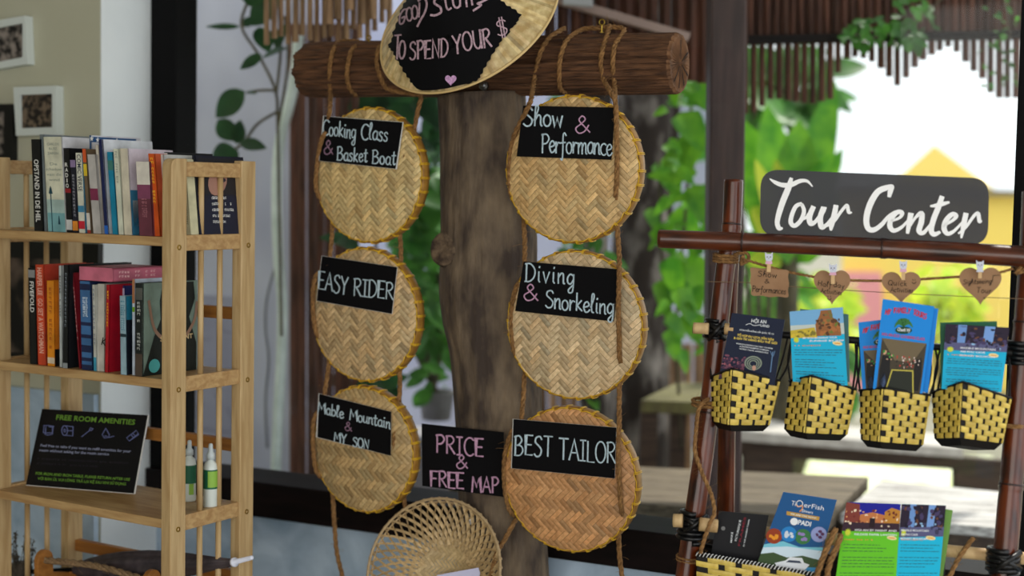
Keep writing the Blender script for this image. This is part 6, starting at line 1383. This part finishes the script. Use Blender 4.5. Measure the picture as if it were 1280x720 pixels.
rr = random.Random(4); Fr = lambda x, y: atY(x, y, 4.35)
slats('reed_blind', 'reed', Fr, 330, 492, 9, -60, lambda x: 50 + 6 * sin(x * .9) + (0 if x < 420 else -10 * rr.random() * 2), .008, 'ragged light brown reed blind hanging at the top left outside the window', 'blind', 3, tw=.16)
slats('reed_blind', 'reed', lambda x, y: atY(x, y, 4.28), 404, 486, 14, -60, lambda x: (12, 30, 24)[int(x / 14) % 3], .008, 'shorter upper layer of pale reeds in front of the ragged blind', 'blind', 6, tw=.12)
# plants behind the left trays
def potplant(label, base_px, pot_px, Y, leaves, seed, m, stems):
    c = atY(base_px[0], base_px[1], Y); e = plant('potted_plant', label, 'plant', c); x0, x1, y0, y1 = pot_px; b = MB()
    hw_ = (x1 - x0) / 2 * Y / FPX; h_ = (y1 - y0) * Y / FPX; cc = atY((x0 + x1) / 2, y1, Y); b.lathe(cc, (0, 0, 1), [(hw_ * .78, 0), (hw_, h_ * .92), (hw_ * 1.05, h_ * .92), (hw_ * 1.05, h_), (hw_ * .9, h_), (hw_ * .88, h_ * .85), (.001, h_ * .85)], 4 if False else 28); b.build('pot', 'pot', e, smooth=False)
    b = MB()
    for pts in stems: b.tube(catmull([atY(x, y, Y) for x, y in pts], 5), .012, 7)
    b.build('stem', 'stem', e, smooth=True); b = MB()
    for i, l in enumerate(leaves): cluster(b, *l, seed + i)
    b.build('foliage', m, e, smooth=True)
potplant('tall bushy green plant in a grey pot seen between the left trays and the trunk', (544, 525), (522, 568, 488, 524), 5.6, [(505, 190, 552, 300, 5.6, .15, 70, .13), (500, 300, 550, 420, 5.6, .15, 90, .13), (530, 400, 560, 485, 5.6, .12, 26, .10), (488, 330, 520, 400, 5.6, .1, 20, .12)], 31, 'leaf_mid', [[(544, 495), (530, 430), (522, 330), (528, 220), (535, 150)], [(540, 495), (552, 420), (548, 330)], [(548, 495), (535, 470), (520, 440)]])
e = plant('broad_leaf_plant', 'broad green leaves hanging under the left end of the log', 'plant', atY(480, 560, 5.0)); b = MB(); pxleaves(b, [(440, 118, 500, 150, 40), (470, 112, 540, 140, 44), (490, 130, 520, 185, 34), (440, 300, 400, 296, 18), (430, 480, 412, 470, 22), (450, 470, 480, 490, 30), (470, 465, 500, 500, 26), (436, 470, 420, 500, 26), (425, 296, 450, 312, 20), (520, 120, 552, 160, 30), (478, 480, 510, 470, 20)], 5.0, 9, 'heart'); cluster(b, 420, 100, 560, 190, 5.3, .2, 60, .14, 77); b.build('foliage', 'leaf_dark', e, smooth=True)
b = MB()
for pts in ([(480, 560), (476, 400), (470, 250), (500, 120)], [(478, 560), (450, 470)], [(476, 300), (436, 300)]): b.tube(catmull([atY(x, y, 5.02) for x, y in pts], 5), .006, 6)
b.build('stem', 'stem', e, smooth=True)
# low wall block at the foot of the pot
b = MB(); b.box(atY(545, 560, 5.7) + V((0, 0, -.25)), .8, .3, .62 ); b.build('trim_4', mat('render_grey', (140, 136, 138), .85), kind='structure')

# trees right of the trunk
def tree(label, pts, w0, Y, seed):
    e = plant('garden_tree', label, 'tree', atY(pts[-1][0], pts[-1][1], Y)); P = catmull([atY(x, y, Y) for x, y in pts], 8); b = MB(); n = len(P)
    rough_tube(b, P, [w0 / 2 * Y / FPX * (1 + .12 * i / n) for i in range(n)], 24, lambda q, L, t: .1 * noise.noise(V((cos(q) * 2, sin(q) * 2, L * 3 + seed)))); b.build('trunk', 'bark', e, smooth=True); return e
t1_ = tree('thick mottled tree trunk right behind the right tray column', [(812, -60), (806, 120), (800, 260), (796, 400), (798, 560), (800, 680)], 66, 6.05, 1)
tree('thin dark tree trunk half hidden behind the right trays', [(752, -60), (748, 120), (742, 300), (744, 560), (744, 680)], 34, 5.3, 5)
tree('slim leaning trunk beside the thick mottled one', [(850, -60), (842, 130), (830, 300), (826, 560), (826, 680)], 18, 6.3, 7)
e = plant('climbing_plant', 'bright heart leaved climber on the trees between the trays and the bamboo rack', 'plant', atY(850, 560, 5.4)); b = MB()
pxleaves(b, [(858, 90, 883, 138, 34), (852, 140, 879, 188, 37), (870, 170, 846, 226, 33), (826, 200, 850, 248, 30), (868, 230, 885, 286, 34), (846, 260, 873, 308, 33), (822, 280, 844, 320, 27), (838, 320, 849, 376, 30), (860, 320, 879, 368, 31), (848, 360, 870, 408, 31), (826, 350, 834, 398, 22), (856, 390, 875, 430, 27), (838, 410, 847, 446, 22), (872, 100, 851, 116, 21), (876, 290, 863, 330, 22), (812, 260, 823, 292, 16), (690, 480, 714, 496, 15), (724, 478, 752, 490, 18), (736, 490, 748, 512, 16)], 5.4, 12, 'heart'); cluster(b, 828, 90, 892, 440, 5.3, .15, 60, .085, 25, 'heart'); b.build('foliage', 'leaf_bright', e, smooth=True)
b = MB(); cluster(b, 690, 100, 880, 430, 6.45, .15, 90, .10, 21); cluster(b, 700, 290, 760, 330, 5.1, .08, 14, .07, 23); b.build('small_foliage', 'leaf_mid', e, smooth=True)
b = MB(); 
for pts in ([(852, 560), (846, 400), (858, 250), (866, 90)], [(846, 420), (828, 330), (824, 200)], [(862, 230), (876, 160)]): b.tube(catmull([atY(x, y, 5.45) for x, y in pts], 5), .007, 6)
b.build('stem', 'stem', e, smooth=True)
slats('picket_fence', 'reed', lambda x, y: atY(x, y, 6.6), 660, 890, 13, 430, 688, .02, 'weathered low picket fence behind the bench right of the trays', 'fence', 12, gap=.1, tw=.25)
# post, roof, beam
F4 = lambda x, y, Y=4.2: atY(x, y, Y)
b = MB(); A = F4(886, 0); B = F4(930, 0); pw = (B - A).length; cx_ = (A.x + B.x) / 2; lean = (F4(903, 500).x - F4(908, 0).x) / (F4(908, 0).z - F4(903, 500).z)
top_ = 2.7; hx = lambda z: cx_ + lean * (A.z - z)
b.hexa([V((hx(z) + s * pw / 2, 4.2 + d * pw / 2, z)) for z in (0, top_) for s, d in ((-1, -1), (1, -1), (1, 1), (-1, 1))]); props(b.build('verandah_post', 'post_wood', bevel=.006), 'dark square wooden post standing outside the window behind the bamboo rack', 'post')
Fg = lambda x, y: atY(x, y, 4.75)
g_ = thing('gable_boarding', 'red brown boarded gable outside above the right end of the log', 'roof', atY(790, 110, 4.75)); slats(None, 'roof_wood', Fg, 600, 935, 16, -70, lambda x: 60 + (x - 600) * .16, .02, None, None, 14, gap=.04, tw=.1, parent=g_, nm='boards')
b = MB(); p0, p1 = atY(676, -8, 4.66), atY(862, 46, 4.66); t = (p1 - p0).normalized(); s_ = t.cross(V((0, -1, 0))).normalized() * .0125
b.prism([p0 + s_, p1 + s_, p1 - s_, p0 - s_], V((0, .05, 0))); b.build('diagonal_batten', 'beam_light', g_)
b = MB(); b.prism([atY(704, -14, 4.6), atY(741, -14, 4.6), atY(741, 8, 4.6), atY(704, 5, 4.6)], V((0, .04, 0))); props(b.build('junction_box', mat('pale_box', (196, 196, 198), .6), bevel=.003), 'pale box fixed high on the boarded gable right of the straw hat', 'box')
# bamboo screen at the top right with scalloped lower edge
hump = [(900, 146), (940, 140), (962, 122), (1010, 130), (1040, 122), (1047, 74), (1070, 70), (1090, 78), (1105, 92), (1117, 106), (1122, 108), (1130, 96), (1145, 78), (1165, 66), (1183, 58), (1195, 66), (1210, 85), (1225, 98), (1235, 115), (1245, 122), (1300, 122)]
def edge(x):
    for (a0, b0), (a1, b1) in zip(hump, hump[1:]):
        if a0 <= x <= a1: return b0 + (b1 - b0) * (x - a0) / (a1 - a0)
    return 122
sc_ = thing('hanging_bamboo_screen', 'dark bamboo slat screen with a wavy lower edge at the top right', 'screen', atY(1100, 130, 4.9))
slats(None, 'reed_dark', lambda x, y: atY(x, y, 4.9), 928, 1330, 10.6, 46, edge, .012, None, None, 16, gap=.26, tw=.15, parent=sc_, nm='hanging_slats')
slats(None, 'reed_dark', lambda x, y: atY(x, y, 4.95), 924, 1330, 10.6, -60, 50, .012, None, None, 17, gap=.3, tw=.2, parent=sc_, nm='upper_slats')
b = MB(); b.prism([atY(900, -60, 5.02), atY(1360, -60, 5.02), atY(1360, 40, 5.02), atY(900, 46, 5.02)], V((0, .02, 0))); b.build('backing_boards', 'roof_wood', sc_)
b = MB(); b.prism([atY(920, 44, 4.87), atY(1340, 36, 4.87), atY(1340, 46, 4.87), atY(920, 55, 4.87)], V((0, .05, 0))); b.build('rail', 'dark_wood', sc_)
e = plant('hanging_creeper', 'small leaved creeper trailing over the dark bamboo screen', 'plant', atY(1110, 56, 4.8)); b = MB(); cluster(b, 1052, 26, 1150, 54, 4.78, .05, 70, .045, 41); cluster(b, 1110, -10, 1170, 40, 4.8, .05, 30, .04, 43); cluster(b, 1230, -10, 1275, 110, 4.8, .05, 34, .032, 44); b.build('foliage', 'leaf_mid', e, smooth=True)
b = MB(); b.tube(catmull([atY(x, y, 4.8) for x, y in [(1050, 40), (1100, 46), (1150, 20), (1200, -20)]], 5), .003, 5); b.tube(catmull([atY(x, y, 4.8) for x, y in [(1250, -20), (1262, 40), (1256, 110)]], 5), .003, 5); b.build('stem', 'stem', e, smooth=True)
# bright garden behind the rack
e = plant('banana_plant', 'large bright green banana leaves left of the smoked sign', 'plant', atY(985, 520, 6.2)); b = MB()
pxleaves(b, [(985, 330, 930, 150, 60), (985, 330, 960, 130, 54), (990, 320, 1000, 150, 60), (985, 320, 1046, 100, 46), (990, 310, 1052, 185, 34), (985, 300, 935, 220, 46), (990, 330, 1050, 240, 44), (980, 350, 930, 290, 46), (985, 345, 952, 240, 40), (990, 260, 1040, 190, 20)], 6.2, 15, 'long', .04); b.build('foliage', 'leaf_bright', e, smooth=True)
b = MB(); pxleaves(b, [(985, 300, 940, 260, 40), (988, 310, 970, 200, 30), (986, 300, 1010, 230, 36), (975, 320, 935, 330, 30), (985, 310, 945, 200, 24)], 6.1, 16, 'long', .04); b.build('young_leaves', 'leaf_lime', e, smooth=True)
b = MB(); b.tube(catmull([atY(985, 540, 6.25), atY(986, 420, 6.25), atY(986, 310, 6.25)], 5), .04, 10); b.build('stem', 'stem', e, smooth=True)
def bush(label, boxes, Y, m, seed, size): 
    x0, y0, x1, y1 = boxes[0][:4]; e = plant('garden_bush', label, 'bush', atY((x0 + x1) / 2, y1, Y)); b = MB()
    for i, (a0, b0, a1, b1, n) in enumerate(boxes): cluster(b, a0, b0, a1, b1, Y, .35, n, size, seed + i)
    b.build('foliage', m, e, smooth=True); b = MB(); cx = (x0 + x1) / 2
    for k in range(5): g0 = atY(cx, y1 + 30, Y); g0.z = 0; b.tube([g0, atY(cx + (k - 2) * (x1 - x0) * .2, y0 + (y1 - y0) * .4, Y)], .015, 6)
    b.build('branch', 'stem', e)
bush('blurred green bush behind the square paper tag', [(930, 320, 1000, 430, 60), (940, 350, 990, 480, 40)], 8.5, 'leaf_bright', 51, .18)
bush('blurred yellow green bush behind the half day heart tag', [(1000, 340, 1064, 440, 60)], 9.0, 'leaf_lime', 55, .18)
bush('blurred yellow green shrub in front of the yellow house', [(1150, 330, 1225, 410, 70), (1170, 380, 1215, 440, 30)], 9.5, 'leaf_lime', 58, .16)
bush('green shrub low behind the woven baskets', [(938, 430, 1060, 520, 70)], 8.0, 'leaf_mid', 61, .16)
# tree overhanging from behind the screen on the left
bush('dense dark green crown behind the roof post', [(905, 60, 1030, 180, 80)], 7.0, 'leaf_mid', 64, .22)
# yellow house with a pink bay
HY = 12.0; hp = lambda x, y, d=0: atY(x, y, HY + d); ho = thing('yellow_house', 'pale yellow gabled house beyond the garden behind the smoked sign', 'house', atY(1160, 600, HY))
b = MB(); b.prism([hp(1052, 640), hp(1052, 236), hp(1330, 246), hp(1330, 640)], V((.85, 2.9, 0))); b.build('wall', 'yellow_house', ho)
b = MB(); b.prism([hp(1106, 238, -.05), hp(1168, 181, -.05), hp(1250, 242, -.05)], V((.8, 2.7, 0))); b.build('gable', 'yellow_house', ho)
b = MB(); b.prism([hp(1048, 232, -.12), hp(1340, 240, -.12), hp(1340, 247, -.12), hp(1048, 239, -.12)], V((0, .1, 0))); b.build('gutter', 'gutter', ho)
b = MB(); b.prism([hp(1062, 640, -.1), hp(1058, 340, -.1), hp(1102, 340, -.1), hp(1112, 640, -.1)], V((0, .1, 0))); b.build('pink_bay', 'pink_house', ho)

# tables and bench outside
def table(label, q, ztop, thick, m, apron, seed):
    P_ = [atZ(x, y, ztop) for x, y in q]; c = sum(P_, V()) / len(P_); e = thing('wooden_table', label, 'table', V((c.x, c.y, 0)), 0, None); b = MB()
    n = 5
    for k in range(n):
        a0, a1 = (k + .012) / n, (k + .988) / n; top4 = [P_[0].lerp(P_[3], a0), P_[1].lerp(P_[2], a0), P_[1].lerp(P_[2], a1), P_[0].lerp(P_[3], a1)]; b.prism(top4, V((0, 0, -thick)))
    b.build('tabletop', m, e, bevel=.004); b = MB(); ins = [p.lerp(c, .06) - V((0, 0, thick)) for p in P_]
    for i in range(4): b.hexa([ins[i] - V((0, 0, apron)), ins[(i + 1) % 4] - V((0, 0, apron)), ins[(i + 1) % 4].lerp(c, .03) - V((0, 0, apron)), ins[i].lerp(c, .03) - V((0, 0, apron)), ins[i], ins[(i + 1) % 4], ins[(i + 1) % 4].lerp(c, .03), ins[i].lerp(c, .03)])
    b.build('apron', 'table_dark', e)
    for p in ins:
        b = MB(); p = p.lerp(c, .04); b.box(V((p.x, p.y, (p.z) / 2)), .07, .07, p.z); b.build('leg', 'table_dark', e)
    return e
table('weathered brown wooden table outside the window, its pale top left of the rack leaflets', [(640, 576), (1086, 596), (1034, 648), (560, 610)], .63, .045, 'table_wood', .10, 1)
table('grey white weathered plank table outside behind the lower leaflets', [(1102, 600), (1330, 622), (1330, 668), (1050, 642)], .62, .03, 'table_grey', .12, 2)
e = thing('garden_bench', 'pale plank bench with dark slatted front beyond the two tables', 'bench', V((atY(1070, 560, 5.9).x, 5.9, 0))); b = MB()
b.prism([atY(905, 536, 5.9), atY(1204, 560, 5.9), atY(1204, 573, 5.9), atY(905, 550, 5.9)], V((0, .35, .0))); b.build('seat_plank', mat('pale_plank', (206, 200, 192), .6, (176, 168, 160), 20), e, bevel=.004)
b = MB(); b.prism([atY(905, 549, 5.94), atY(1268, 577, 5.94), atY(1268, 592, 5.94), atY(905, 568, 5.94)], V((0, .04, 0))); b.build('front_board', 'table_dark', e)
for (x0, x1, y0, y1) in ((930, 991, 566, 728), (1195, 1268, 586, 734)):
    b = MB(); b.prism([atY(x0, y0, 5.93), atY(x1, y0 + 3, 5.93), atY(x1, y1, 5.93), atY(x0, y1, 5.93)], V((0, .06, 0))); b.build('end_panel', 'table_dark', e)
b = MB(); b.prism([atZ(960, 571, .02), atZ(1240, 571, .02), atZ(1240, 640, .02), atZ(940, 640, .02)], V((0, 0, -.03))); b.build('ground_lawn', 'lawn', kind='structure')
e = thing('wooden_stool', 'wooden bench end with a greenish lit top right of the tray column', 'bench', V((atY(850, 500, 5.4).x, 5.4, 0))); P_ = [atZ(800, 500, .81), atZ(845, 478, .81), atZ(920, 480, .81), atZ(905, 504, .81)]
b = MB(); b.prism(P_, V((0, 0, -.045))); b.build('seat', mat('green_lit_wood', (120, 116, 70), .8, (86, 76, 56), 9, (1, 8, 1)), e, bevel=.004); c = sum(P_, V()) / 4  # greenish light on the seat is painted into its colour
for p in P_:
    b = MB(); p = p.lerp(c, .16); b.box(V((p.x, p.y, (p.z - .045) / 2)), .06, .06, p.z - .045); b.build('leg', 'table_dark', e)
